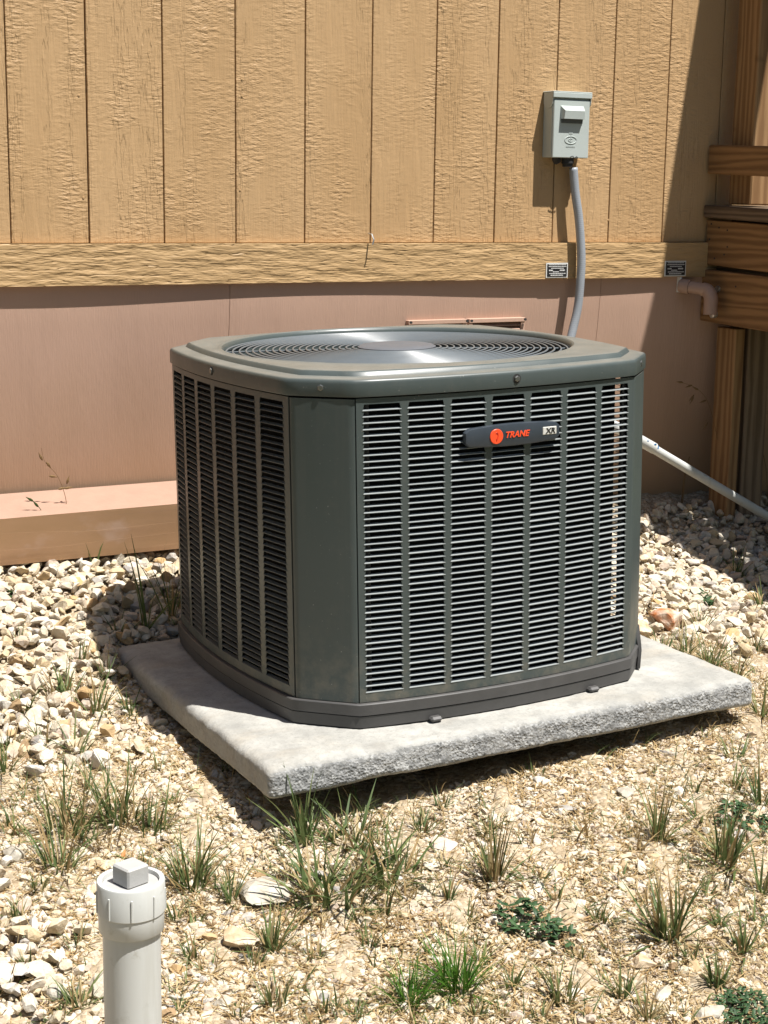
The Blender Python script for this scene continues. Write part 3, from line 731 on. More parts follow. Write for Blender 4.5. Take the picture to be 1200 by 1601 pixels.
# top cap: skirt, shelf, step and raised ring round the fan opening
cap = MB().rings([loop(.000, .6640), loop(.0040, .6636), loop(.0045, .6655), loop(.0045, .6890), loop(.0037, .6930), loop(.0016, .6960), loop(-.0015, .6975), loop(-.024, .6985), loop(-.029, .6995), loop(-.0335, .7065), loop(-.0365, .7088), loop(-.040, .7096),
    loop(-.055, .7095) if False else [((1-.5)*a[0]+.5*b[0], (1-.5)*a[1]+.5*b[1], .7100) for a, b in zip(loop(-.044, 0), circ(R0+.014, 0))],
    circ(R0+.010, .7106), circ(R0+.004, .7125), circ(R0, .7105), circ(R0-.004, .704), circ(R0-.005, .690), circ(R0-.014, .62), circ(R0-.012, .60), circ(R0+.006, .66), loop(.0, .672)]).build('top_cap', M['ac'], ac, True)
for q in (('f', .016, .681), ('f', -.335, .681), ('l', -.01, .681), ('r', -.30, .681), ('c', 0, .681)):
    if q[0] == 'f': p0 = Vector((q[1], -(h_+bow(q[1])+.0043), q[2])); dr = Vector((0, -1, 0))
    elif q[0] == 'l': p0 = Vector((-(h_+bow(q[1])+.0043), q[1], q[2])); dr = Vector((-1, 0, 0))
    elif q[0] == 'r': p0 = Vector(((h_+LH)/2+.0022, -(h_+LH)/2-.0022, q[2])); dr = Vector((.7, -.7, 0)).normalized()
    else: p0 = Vector((-(h_+LH)/2-.0022, -(h_+LH)/2-.0022, q[2])); dr = Vector((-.7071, -.7071, 0))
    if q[0] == 'f' and q[1] < -.1: continue
    s_ = MB(); s_.tube([p0-dr*.003, p0+dr*.0006, p0+dr*.0006], [.0095, .0095, .0070], 16)
    so_ = s_.build('screw_dimple', M['gasket'], cap, True)
    MB().tube([p0+dr*.0002, p0+dr*.0030, p0+dr*.0038], [.0062, .0062, .0046], 6).build('screw', M['screw'], so_)
# fan guard
fg = MB().lathe([(0, .7115), (.060, .7112), (.080, .7092), (.0865, .7062), (.0865, .7015), (.080, .7005), (0, .7000)], 56).build('fan_hub_cover', M['hub'], ac, True, (FX, FY, 0))
guard = empty('fan_guard', (FX, FY, 0)); guard.parent = ac
def gz(r): return .7000 + .0045*(1-(r/.38)**2)
NRG = 20
for k in range(NRG):
    r = .0975 + (.3765-.0975)*k/(NRG-1); wr = .0022
    lp = []
    for m_ in range(7):
        an = 2*math.pi*m_/6
    N = 112; prof = [(r+wr*math.cos(2*math.pi*q/6), gz(r)+wr*math.sin(2*math.pi*q/6)) for q in range(7)]
    MB().lathe(prof, N).build('guard_ring', M['wire'], guard, 'all')
for k in range(4):
    an = math.radians(-26 + 90*k); ca, sa = math.cos(an), math.sin(an)
    MB().tube([(r*ca, r*sa, gz(r)-.0036) for r in np.linspace(.080, .3815, 9)], .0020, 8).build('guard_spoke', M['wire'], guard, True)
# fan below the guard
fan = MB().lathe([(0, .655), (.06, .652), (.07, .64), (.07, .60), (0, .595)], 24).build('fan_motor', M['blade'], ac, True)
for k in range(3):
    b = MB(); rows = []
    for r in np.linspace(.06, .355, 7):
        w_ = .55*(1-.25*(r/.36)); a0 = 2*math.pi*k/3 + .35*(r/.36)
        rows.append([(r*math.cos(a0+w_*t), r*math.sin(a0+w_*t), .612+.045*t*(.5+.5*(r/.36))) for t in np.linspace(0, 1, 6)])
    vs = [q for rr in rows for q in rr]; n_ = 6; fs = [(i*n_+j, i*n_+j+1, (i+1)*n_+j+1, (i+1)*n_+j) for i in range(6) for j in range(5)]
    b.add(vs, fs); o = b.build('fan_blade', M['blade'], ac, 'all'); o.modifiers.new('solid', 'SOLIDIFY').thickness = .002
# badge on the front panel
bc_s, bc_z = .006, ZB+.5155
yb = -(h_+BOW)-.004
badge = MB()
def badge_loop(k, d):
    pts = []
    for t in np.linspace(-1, 1, 25): pts.append((t, 1))
    for t in np.linspace(1, -1, 25): pts.append((t, -1))
    out = []
    for t, sg in pts:
        e = min(1.0, (1-abs(t))/.055); rr = math.sqrt(max(0, 1-(1-e)**2)) if e < 1 else 1
        hh = (.0168+.0058*(1-t*t))*(.62+.38*rr)
        out.append((bc_s+t*.1095*k, yb-d, bc_z+sg*(hh-(1-k)*.11)))
    return out
badge.rings([badge_loop(1.0, -.006), badge_loop(1.0, .003), badge_loop(.993, .0050), badge_loop(.975, .0058)], True, True)
bo = badge.build('badge', M['emblem'], ac, True); bo['label'] = 'dark slate badge with an orange disc and lettering'
yf = yb-.0060
MB().tube([(-.034, yf+.0006, bc_z-.0005), (-.034, yf-.0012, bc_z-.0005), (-.034, yf-.0018, bc_z-.0005)], [.0150, .0150, .0142], 32).build('badge_disc', M['red'], bo, True)
sw = [(-.034+.0055*math.cos(a)*(.5+.5*math.sin(a/2)), yf-.0020, bc_z-.0005+.0085*math.sin(a)*.9) for a in np.linspace(-2.6, 2.0, 18)]
MB().tube(sw, .0009, 6).build('badge_swirl', m_plain('badge deep red', (.50, .03, .012), .4), bo, True)
MB().box(.0745, .1075, yf-.0006, yf+.0012, bc_z-.0066, bc_z+.0098, .0012).build('badge_plate', M['silver'], bo)
def text(body, size, x, y, z, mat, parent, shear=0.0, extr=.0004, off=0.0, name='badge_lettering', sx=1.0):
    cu = bpy.data.curves.new(name, 'FONT'); cu.body = body; cu.size = size; cu.shear = shear; cu.extrude = extr; cu.offset = off; cu.resolution_u = 3
    t_ = bpy.data.objects.new('tmp', cu); COL.objects.link(t_); bpy.context.view_layer.update()
    me = bpy.data.meshes.new_from_object(t_.evaluated_get(bpy.context.evaluated_depsgraph_get())); bpy.data.objects.remove(t_)
    me.materials.clear(); o = link(name, me, mat, parent)
    o.matrix_local = Matrix.Translation((x, y, z)) @ Matrix.Rotation(math.pi/2, 4, 'X') @ Matrix.Diagonal((sx, 1, 1, 1)); return o
text('TRANE', .0168, -.0145, yf-.0004, bc_z-.0048, M['red'], bo, .28, .0006, .00035, sx=1.04)
text('XR', .0150, .0815, yf-.0010, bc_z-.0036, M['ink'], bo, .12, .0004, .0003, sx=1.1)

# ------------------------------------------------------------------ disconnect box and conduit
bx = empty('disconnect_box', (1.6445, 0, .243), 'small grey electrical disconnect box mounted on the tan siding', 'electrical box')
def bp(mb, name, mat, parent=bx, smooth=False, label=None):
    mb.v = [(a-1.6445, b, c-.243) for a, b, c in mb.v]; o = mb.build(name, mat, parent, smooth)
    if label: o['label'] = label
    return o
X0, X1, ZA, ZC, DB = 1.5805, 1.7085, .247, .434, .053
bp(MB().box(X0, X1, -DB+.006, -.0005, ZA, ZC-.004, .002), 'enclosure', M['boxp'], smooth=True)
cv = bp(MB().box(X0+.001, X1-.001, -DB-.001, -DB+.0055, ZA-.001, ZC-.024, .002), 'cover', M['boxp'], smooth=True)
bp(MB().box(X0-.004, X1+.004, -DB-.004, -.0006, ZC-.003, ZC, .001), 'lid', M['boxp'])
bp(MB().box(X0-.004, X1+.004, -DB-.0045, -DB-.001, ZC-.018, ZC-.0032, .0012), 'lid_lip', M['boxp'])
for xs in (X0-.0035, X1+.0010):
    e_ = MB(); lp = [(-.006, ZC-.0035), (-DB-.0005, ZC-.0035)] + [(-.030+.024*math.cos(a)*-1, ZC-.034-.016*math.sin(a)) for a in np.linspace(0, math.pi, 9)]
    lp = [(-DB-.0005, ZC-.0035)] + [(-.029-.0235*math.cos(a), ZC-.030-.018*math.sin(a)) for a in np.linspace(0, math.pi, 10)] + [(-.006, ZC-.0035)]
    e_.rings([[(xs, y, z) for y, z in lp], [(xs+.0025, y, z) for y, z in lp]], True, True); bp(e_, 'lid_ear', M['boxp'])
# pull handle: a hood over a dark recess
Pa = on(1, -DB, 876, 165); Pb = on(1, -DB, 911, 187); xa, xb, za, zb = Pa[0], Pb[0], Pb[2], Pa[2]
hd = MB().add([(xa, -DB-.001, zb), (xb, -DB-.001, zb), (xb, -DB-.001, za), (xa, -DB-.001, za), (xa+.006, -DB-.018, zb-.014), (xb-.006, -DB-.018, zb-.014), (xb-.004, -DB-.016, za), (xa+.004, -DB-.016, za)],
    [(4,5,6,7),(0,1,5,4),(1,2,6,5),(3,0,4,7),(2,3,7,6),(0,3,2,1)])
ho = bp(hd, 'pull_handle', M['boxp'])
bp(MB().box(xa+.003, xb-.003, -DB-.0035, -DB-.0012, za-.012, za-.0005), 'handle_recess', M['boxd'])
Pc = on(1, -DB, 891.5, 219); oc = []
for r_, nm in ((1.0, 'embossed_oval'),):
    t_ = [(Pc[0]+.0205*math.cos(a), -DB-.0012, Pc[2]+.0105*math.sin(a)) for a in np.linspace(0, 2*math.pi, 33)]
    bp(MB().tube(t_, .0013, 6, False), nm, M['boxp'], smooth=True)
t_ = [(Pc[0]+.0075*math.cos(a), -DB-.0012, Pc[2]+.0040*math.sin(a)) for a in np.linspace(.6, 2*math.pi-.6, 17)]
bp(MB().tube(t_, .0010, 6), 'embossed_letter', M['boxp'], smooth=True)
bp(MB().box(Pc[0]-.001, Pc[0]+.001, -DB-.0022, -DB-.0008, Pc[2]-.006, Pc[2]+.014), 'embossed_letter', M['boxp'])
for dz_, n_ in ((.0195, 3), (-.0180, 7)):
    for k in range(n_):
        x_ = Pc[0]+(k-(n_-1)/2)*.0046; bp(MB().box(x_-.0016, x_+.0016, -DB-.0019, -DB-.0008, Pc[2]+dz_-.0022, Pc[2]+dz_+.0022), 'embossed_letter', M['boxp'])
bp(MB().tube([(1.612, -.030, ZA), (1.612, -.030, ZA-.010), (1.607, -.032, ZA-.014)], [.013, .013, .008], 10), 'knockout_plug', M['gasket'], smooth=True)
bp(MB().tube([(1.650, -.032, ZA+.002), (1.650, -.032, ZA-.016), (1.650, -.032, ZA-.017), (1.650, -.032, ZA-.026)], [.0185, .0185, .0155, .0150], 14), 'conduit_fitting', M['gasket'], smooth=True)
wr_ = [(1.640, -.058, ZA+.001), (1.648, -.060, ZA+.004), (1.655, -.059, ZA-.001), (1.662, -.060, ZA+.003), (1.667, -.058, ZA-.001)]
bp(MB().tube(spline(wr_, 5), .0012, 6), 'seal_wire', M['gasket'])
cpts = []
for (px, py, y) in ((896, 262, -.034), (899, 300, -.036), (905, 345, -.040), (908.5, 400, -.045), (907, 440, -.046), (903, 480, -.045), (895, 516, -.046), (884, 560, -.055), (874, 600, -.08)):
    cpts.append(on(1, y, px, py))
cpts += [np.array((1.53, -.12, -.50)), np.array((1.42, -.22, -.60)), np.array((1.22, -.42, -.62)), np.array((1.05, -.60, -.58))]
co_ = spline(cpts, 8); c0 = co_[0].copy()
cnd = MB().tube([q-c0 for q in co_], .0128, 18).build('conduit', M['conduit'], None, 'all', c0)
tag(cnd, 'grey flexible conduit running down from the disconnect box behind the unit', 'conduit')

# ------------------------------------------------------------------ brown drain elbow and white pipe
dp = empty('drain_pipe', tuple(on(1, -.02, 1066, 446)), 'short brown painted drain pipe with a downward elbow below the trim board', 'pipe')
def kid(mb, name, mat, par, smooth=True):
    l = par.matrix_world.translation if par.parent is None else None
    l = np.array(par.location); mb.v = [tuple(np.array(q)-l) for q in mb.v]; return mb.build(name, mat, par, smooth)
A = on(1, -.01, 1062, 446); B = on(1, -.075, 1098, 452); Cc = on(1, -.105, 1111, 462); Dd = on(1, -.11, 1110, 492)
el = spline([B, (B+Cc)/2+np.array((.003, 0, .004)), Cc+np.array((0, 0, -.006)), Cc*.4+Dd*.6, Dd], 6)
kid(MB().tube([A, A*.3+B*.7, B], .0185, 18), 'pipe_run', M['brownpvc'], dp)
kid(MB().tube(el, .0215, 18), 'elbow', M['brownpvc'], dp)
kid(MB().tube([A*.95+B*.05, A*.55+B*.45], .0225, 18), 'coupling', M['brownpvc'], dp)
kid(MB().box(A[0]-.006, A[0]+.001, -.02, .012, A[2]-.022, A[2]+.026, .001), 'pipe_strap', M['print_'], dp)
wp0 = on(1, -.22, 985, 680); wp1 = on(1, -.26, 1204, 810); wd = (wp1-wp0)/np.linalg.norm(wp1-wp0)
wpp = empty('white_pipe', tuple(wp1), 'thin white plastic pipe with blue primer sloping down beside the unit', 'pipe')
cpl = on(1, -.226, 1022, 701)
wp1 = wp1 + wd*.22
kid(MB().tube([wp0, wp1], .0140, 18), 'pipe_run', M['pvc'], wpp)
wq = wp0-wd*.03; kid(MB().tube(spline([np.array((wq[0]-.03, .02, wq[2]+.02)), np.array((wq[0]-.03, wq[1]+.06, wq[2]+.02)), wq, wp0+wd*.01], 6), .0165, 18), 'wall_elbow', M['pvc'], wpp)
kid(MB().tube([wp0, cpl, cpl+wd*.001], [.0172, .0172, .0150], 18), 'coupling', M['pvc'], wpp)
kid(MB().tube([cpl+wd*.0015, cpl+wd*.007], .01415, 18), 'primer_band', M['blue'], wpp)
for k, (o1, zz) in enumerate(((-.040, .004), (-.033, -.002), (-.046, -.006), (-.008, .008))):
    q = cpl+wd*o1; kid(MB().tube([q+np.array((-.007, -.0125, zz)), q+np.array((.004, -.0145, zz+.003))], .0028, 6), 'primer_stain', M['blue'], wpp)

# ------------------------------------------------------------------ white clean-out pipe in front
PT = CAM + ray(204, 1374)*2.26
ctop = PT; RC = .0475
cl = empty('cleanout_pipe', (ctop[0], ctop[1], -1.3), 'upright white plastic clean-out pipe with a square plug in the foreground', 'pipe')
def cp(mb, name, mat, smooth=True, parent=cl):
    mb.v = [(a, b, c-(-1.3)) for a, b, c in mb.v]; return mb.build(name, mat, parent, smooth)
zt_ = ctop[2]
cp(MB().lathe([(0.0395, -1.3), (.0405, zt_-.07)], 40), 'pipe_stub', M['pvc'])
fit = cp(MB().lathe([(.0400, zt_-.0735), (.0450, zt_-.0732), (.0457, zt_-.0722), (.0460, zt_-.046), (.0470, zt_-.0452), (RC, zt_-.0445), (RC, zt_-.002), (RC-.001, zt_), (RC-.0075, zt_), (RC-.008, zt_-.002), (RC-.008, zt_-.02)], 48), 'fitting', M['pvc'])
for k in range(9):
    an = math.radians(k*40+12); r_ = RC+.0004
    q0 = (r_*math.cos(an), r_*math.sin(an))
    m_ = MB().box(-.0013, .0013, -.0018, .0012, zt_-.044, zt_-.012, .0005)
    R_ = Matrix.Rotation(an-math.pi/2, 4, 'Z'); m_.v = [tuple(R_ @ Vector(q)+Vector((q0[0], q0[1], 0))) for q in m_.v]
    cp(m_, 'rib', M['pvc'], True, fit) if False else None
    o = MB(); o.v = m_.v; o.f = m_.f; o.v = [(a, b, c+1.3) for a, b, c in o.v]; o.build('grip_rib', M['pvc'], fit)
plug = cp(MB().lathe([(0, zt_-.0055), (.030, zt_-.0055), (RC-.0085, zt_-.006), (RC-.0085, zt_-.012)], 40), 'plug', M['pvcplug'])
sq = MB().box(-.0185, .0185, -.0185, .0185, zt_-.006, zt_+.0225, .0025)
R_ = Matrix.Rotation(math.radians(18), 4, 'Z'); sq.v = [tuple(R_ @ Vector(q)) for q in sq.v]; sq.v = [(a, b, c+1.3) for a, b, c in sq.v]
sq.build('square_head', M['pvcplug'], plug)

# ------------------------------------------------------------------ gravel
def ico(sub):
    bm = bmesh.new(); bmesh.ops.create_icosphere(bm, subdivisions=sub, radius=1.0)
    V = np.array([v.co[:] for v in bm.verts]); Fi = np.array([[v.index for v in f.verts] for f in bm.faces]); bm.free(); return V, Fi
def stone_shapes(sub, n, seed):
    """angular pebbles: a sphere cut by random planes, then squashed"""
    V, Fi = ico(sub); r = np.random.default_rng(seed); out = []
    for _ in range(n):
        P = V.copy()
        for _k in range(12):
            d = r.normal(size=3); d /= np.linalg.norm(d); c = r.uniform(.38, .80)
            k = P @ d; P -= np.clip(k-c, 0, None)[:, None]*d*.97
        P /= np.abs(P).max()
        P += r.normal(0, .022, P.shape)
        P *= np.array([1.0, r.uniform(.62, .95), r.uniform(.42, .75)])
        out.append(P)
    return out, Fi
def rotz(n, tilt):
    a = rng.uniform(0, 2*math.pi, n); b = rng.normal(0, tilt, n); c = rng.normal(0, tilt, n)
    ca, sa, cb, sb, cc, sc = np.cos(a), np.sin(a), np.cos(b), np.sin(b), np.cos(c), np.sin(c)
    Rz = np.zeros((n, 3, 3)); Rz[:, 0, 0] = ca; Rz[:, 0, 1] = -sa; Rz[:, 1, 0] = sa; Rz[:, 1, 1] = ca; Rz[:, 2, 2] = 1
    Rx = np.zeros((n, 3, 3)); Rx[:, 0, 0] = 1; Rx[:, 1, 1] = cb; Rx[:, 1, 2] = -sb; Rx[:, 2, 1] = sb; Rx[:, 2, 2] = cb
    Ry = np.zeros((n, 3, 3)); Ry[:, 1, 1] = 1; Ry[:, 0, 0] = cc; Ry[:, 0, 2] = sc; Ry[:, 2, 0] = -sc; Ry[:, 2, 2] = cc
    return Rz @ Rx @ Ry
def in_pad(x, y, m=0.0):
    a = np.cos(TH)*(x-O0.x)+np.sin(TH)*(y-O0.y); b = -np.sin(TH)*(x-O0.x)+np.cos(TH)*(y-O0.y)
    return (a > SX0-m) & (a < SX1+m) & (b > SY0-m) & (b < SY1+m)
def ok(x, y, m, fx=650, fy=350):
    P = proj(np.stack([x, y, ground_z(x, y)], -1))
    fr = (P[:, 0] > -fx) & (P[:, 0] < 1200+fx) & (P[:, 1] < 1600+fy) & (P[:, 1] > 600)
    wall = (y < -.015) & ~((x < .82) & (y > -.085))
    hid = (x > 1.0) & (x < 1.25) & (y > -.35)
    return fr & wall & ~in_pad(x, y, -.05) & (np.hypot(x-ctop[0], y-ctop[1]) > .045+m)
def zone(x, y):
    """1 = clean coarse gravel along the house, 0 = fine trodden gravel"""
    wob = .10*np.sin(5*x+1)+.07*np.sin(11*x+3*y)
    left = np.clip((y+1.02+wob-.5*x)/.30, 0, 1)*(x < .3)*np.where((x > -.12) & (y < -.68), .25, 1)
    left = np.maximum(left, np.clip((-.25-x+wob)/.3, 0, 1)*.75*(y > -1.9))
    right = np.clip((y+1.05+wob+.0*x)/.25, 0, 1)*(x >= .3)
    return np.maximum(left, right)
def scatter(n, lo, hi, power):
    x = rng.uniform(-2.3, 3.1, n); y = rng.uniform(-2.7, 0, n); s = lo+(hi-lo)*rng.random(n)**power
    return x, y, s
sets = []
x, y, s = scatter(37000, .0095, .029, 1.55); k = ok(x, y, .02) & (rng.random(len(x)) < zone(x, y)) & ~in_pad(x, y, .010); sets.append((x[k], y[k], s[k], 1.0))     # coarse
x, y, s = scatter(46000, .0055, .0185, 2.0); z_ = zone(x, y); k = ok(x, y, .02) & (z_ < .9) & (rng.random(len(x)) < np.where(x < .05, 1.0, .35+.5*(np.sin(3.1*x+2)*np.sin(4.3*y) > .1))); sets.append((x[k], y[k], s[k], .55))
x, y, s = scatter(16000, .0065, .0165, 1.7); k = ok(x, y, .02) & (x < .06) & (y > -1.95) & (zone(x, y) < .9) & ~in_pad(x, y, .01) & (rng.random(len(x)) < np.clip(1.1-1.3*(x+.35)*(y < -1.3), .1, 1)); sets.append((x[k], y[k], s[k], .7))
xs_, ys_, ss_, em = [np.concatenate([q[i] if i < 3 else np.full(len(q[0]), q[3]) for q in sets]) for i in range(4)]
# lift coarse stones where they pile on one another
lift = np.where(em > .9, rng.random(len(xs_))*.018, 0)
zs_ = ground_z(xs_, ys_) + ss_*.22*em + lift
shp, FI = stone_shapes(2, 14, 5)
shp1, FI1 = stone_shapes(2, 24, 9)
rnd_ = np.clip(rng.beta(2.4, 1.7, len(xs_)), 0, 1)
RT = rotz(len(xs_), .45)
pr = proj(np.stack([xs_, ys_, zs_], -1))
vis = (pr[:, 0] > 5) & (pr[:, 0] < 1195) & (pr[:, 1] < 1590) & (ys_ < -.1) & ~in_pad(xs_, ys_, .0)
behind = (pr[:, 0] > 285) & (pr[:, 0] < 1000) & (pr[:, 1] < 1130)
app = np.where(vis & ~behind & (lift >= .006*(em > .9)), ss_/pr[:, 2], 0)
big = np.argsort(-app)[:230]
shp_me = []
for q in shp:
    me = np_mesh('gravel_stone', q, FI); me.materials.append(M['stone_l']); me.polygons.foreach_set('use_smooth', np.zeros(len(FI), bool)); shp_me.append(me)
for k in big:
    o = bpy.data.objects.new('gravel_stone', shp_me[k % 14]); COL.objects.link(o)
    o.matrix_world = Matrix.Translation((xs_[k], ys_[k], zs_[k])) @ Matrix(RT[k].tolist()).to_4x4() @ Matrix.Scale(float(ss_[k]), 4)
    if pr[k, 1] > 1230 or (em[k] < .9):
        wh = 'behind and left of the clean-out pipe' if pr[k, 0] < 260 else 'in the middle of the grassy foreground' if pr[k, 0] < 720 else 'in the right of the grassy foreground'
        tag(o, 'larger pale limestone chip ' + wh, 'stone', 'larger chips ' + wh)
    elif pr[k, 0] < 500: tag(o, 'pale limestone cobble in the coarse gravel left of the concrete pad', 'stone', 'coarse stones left of the pad')
    else: tag(o, 'pale limestone cobble in the coarse gravel right of the concrete pad', 'stone', 'coarse stones right of the pad')
def stone_stuff(name, X, Y, Zc, S, R, rn, shapes, Fi):
    SH = np.array(shapes); n = len(X); ks = rng.integers(0, len(shapes), n); nv = SH.shape[1]
    V = np.einsum('nij,nvj->nvi', R, SH[ks]*S[:, None, None]) + np.stack([X, Y, Zc], -1)[:, None, :]
    FF = (Fi[None]+(np.arange(n)*nv)[:, None, None]).reshape(-1, 3)
    me = np_mesh(name, V.reshape(-1, 3), FF, np.repeat(rn, len(Fi))); o = link(name, me, M['stone_s']); o['kind'] = 'stuff'; return o
rest = np.setdiff1d(np.arange(len(xs_)), big)
V0, FI0 = ico(1); r5 = np.random.default_rng(2); sh0 = []
bm = bmesh.new(); bmesh.ops.create_icosphere(bm, subdivisions=1, radius=1.0); V0 = np.array([v.co[:] for v in bm.verts]); FI0 = np.array([[v.index for v in f.verts] for f in bm.faces]); bm.free()
for _ in range(16): sh0.append((V0*(1+r5.normal(0, .16, (len(V0), 1))))*np.array([1, r5.uniform(.6, .95), r5.uniform(.4, .8)]))
inf = (pr[:, 0] > -40) & (pr[:, 0] < 1240) & (pr[:, 1] < 1640)
hi = rest[(inf & (ss_ > .0105))[rest]]; lo = np.setdiff1d(rest, hi)
o = stone_stuff('coarse_gravel', xs_[hi], ys_[hi], zs_[hi], ss_[hi], RT[hi], rnd_[hi], shp1, FI1); tag(o, 'coarse cream limestone gravel banked along the house', 'gravel')
o = stone_stuff('gravel_chips', xs_[lo], ys_[lo], zs_[lo], ss_[lo], RT[lo], rnd_[lo], sh0, FI0); tag(o, 'pale limestone chips mixed through the gravel bed', 'gravel')
x, y, s = scatter(235000, .0022, .0082, 1.6); k = ok(x, y, 0, 180, 120) & (rng.random(len(x)) < 1-.75*zone(x, y)); x, y, s = x[k], y[k], s[k]
o = stone_stuff('fine_gravel', x, y, ground_z(x, y)+s*.25, s, rotz(len(x), .5), np.clip(.2+.75*rng.beta(1.6, 1.6, len(x)), 0, 1), sh0, FI0); tag(o, 'fine tan limestone grit and chips over bare soil', 'gravel')

# single rocks that stand out
def rock(px, py, wpx, hpx, mat, label, seed, flat=.55, rz=0.0, sink=.25):
    P = G(px, py); dep = proj(P)[2]; a = wpx*dep/F/2; b = max(a*.55, hpx*dep/F/2*1.25)
    r = np.random.default_rng(seed); V, Fi = ico(3)
    for _k in range(16):
        d = r.normal(size=3); d /= np.linalg.norm(d); c = r.uniform(.36, .80); k = V @ d; V = V-np.clip(k-c, 0, None)[:, None]*d*.95
    V = V + np.array([.06*noise.fractal(Vector(q*5+seed), 1, 2, 4) for q in V])[:, None]*V
    V = V/np.abs(V).max(0)*np.array([a, b, a*flat])
    me = np_mesh('rock', V, Fi); o = link('rock', me, mat, None, (P[0], P[1], P[2]+a*flat*(1-2*sink)))
    o.rotation_euler = (r.normal(0, .12), r.normal(0, .12), -YAW+rz); tag(o, label, 'rock'); return o
white = m_rock('white limestone', (.33, .29, .23), (.46, .43, .365)); tan = m_rock('tan limestone', (.34, .23, .13), (.56, .46, .33)); rust = m_rock('rust stained stone', (.42, .15, .055), (.55, .47, .38)); pinkish = m_rock('pinkish stone', (.44, .34, .27), (.54, .46, .39)); grey = m_rock('grey stone', (.24, .225, .20), (.36, .34, .31))
rock(418, 1398, 92, 78, white, 'large flat white rock half buried in front of the pad corner', 3, .45, .3, .35)
rock(371, 1480, 62, 45, tan, 'rounded tan and brown rock right of the clean-out pipe', 5, .62)
rock(692, 1325, 48, 34, pinkish, 'flat pinkish stone in front of the middle of the pad', 8, .4)
rock(1046, 985, 62, 42, rust, 'rust orange and white stone beside the right edge of the pad', 12, .75, .2, .1)
rock(1000, 1000, 46, 38, tan, 'tan stone touching the back right of the pad', 14, .75, 0, .1)
rock(350, 1575, 36, 34, white, 'small square white rock near the lower edge right of the clean-out pipe', 15, .7, .5)
rock(1105, 1590, 56, 22, white, 'long flat white rock at the lower right', 19, .4)
rock(882, 1268, 42, 14, grey, 'thin flat grey stone lying on the tan gravel before the pad', 22, .3)
rock(980, 1245, 34, 22, white, 'bright white stone on the tan gravel near the right end of the pad', 23, .6)
rock(92, 1560, 40, 28, white, 'white rounded stone left of the clean-out pipe foot', 25, .7)
rock(25, 1345, 44, 34, white, 'big white stone at the left edge of the picture', 26, .7)
rock(268, 992, 30, 22, grey, 'grey stone in shade at the back left corner of the pad', 28, .7, 0, .1)
rock(1000, 1510, 50, 36, tan, 'broad tan stone low on the right between grass tufts', 31, .5)
rock(1035, 1560, 36, 30, white, 'white stone below the tan stone at lower right', 33, .6)
rock(505, 1568, 24, 20, grey, 'small dark sided cube of stone in the lower foreground', 34, .8)

# ------------------------------------------------------------------ grass
def blades(n, base, r0, hgt, lean, wid, bend, r, dirs=None, seg=4):
    """n curved tapering blades rooted round base; returns V, F (quads), rnd"""
    Vs, Fs, Rn = [], [], []; k = 0
    for i in range(n):
        an = r.uniform(0, 2*math.pi); rr = r0*math.sqrt(r.random())
        bx_, by_ = base[0]+rr*math.cos(an), base[1]+rr*math.sin(an)
        b0 = np.array([bx_, by_, float(ground_z(bx_, by_))-.004])
        da = an+r.normal(0, 1.1) if dirs is None else dirs+r.normal(0, .5)
        L = hgt*r.uniform(.35, 1.1); le = abs(r.normal(lean, lean*.6)) + (r.uniform(.3, .9) if r.random() < .35 else 0); bd = bend*r.uniform(.3, 1.3)
        out = np.array([math.cos(da), math.sin(da), 0]); sd = np.array([-out[1], out[0], 0]); tw = r.uniform(-.8, .8); sd = sd*math.cos(tw)+out*math.sin(tw)
        wv = wid*r.uniform(.6, 1.2); p = b0.copy(); ang = le
        for q in range(seg+1):
            t = q/seg; ww = wv*(1-t**1.8)*.5+wv*.04
            Vs += [p-sd*ww, p+sd*ww]
            if q < seg: Fs.append((k+2*q, k+2*q+1, k+2*q+3, k+2*q+2))
            st = L/seg; p = p + st*(out*math.sin(ang)+np.array([0, 0, math.cos(ang)])); ang += bd/seg
        rv = r.random(); Rn += [rv]*seg; k += 2*(seg+1)
    return np.array(Vs), np.array(Fs), np.array(Rn)
GL = 'grass tufts left of the pad'; GF = 'grass tufts across the foreground'; GRT = 'grass tufts right of the pad'
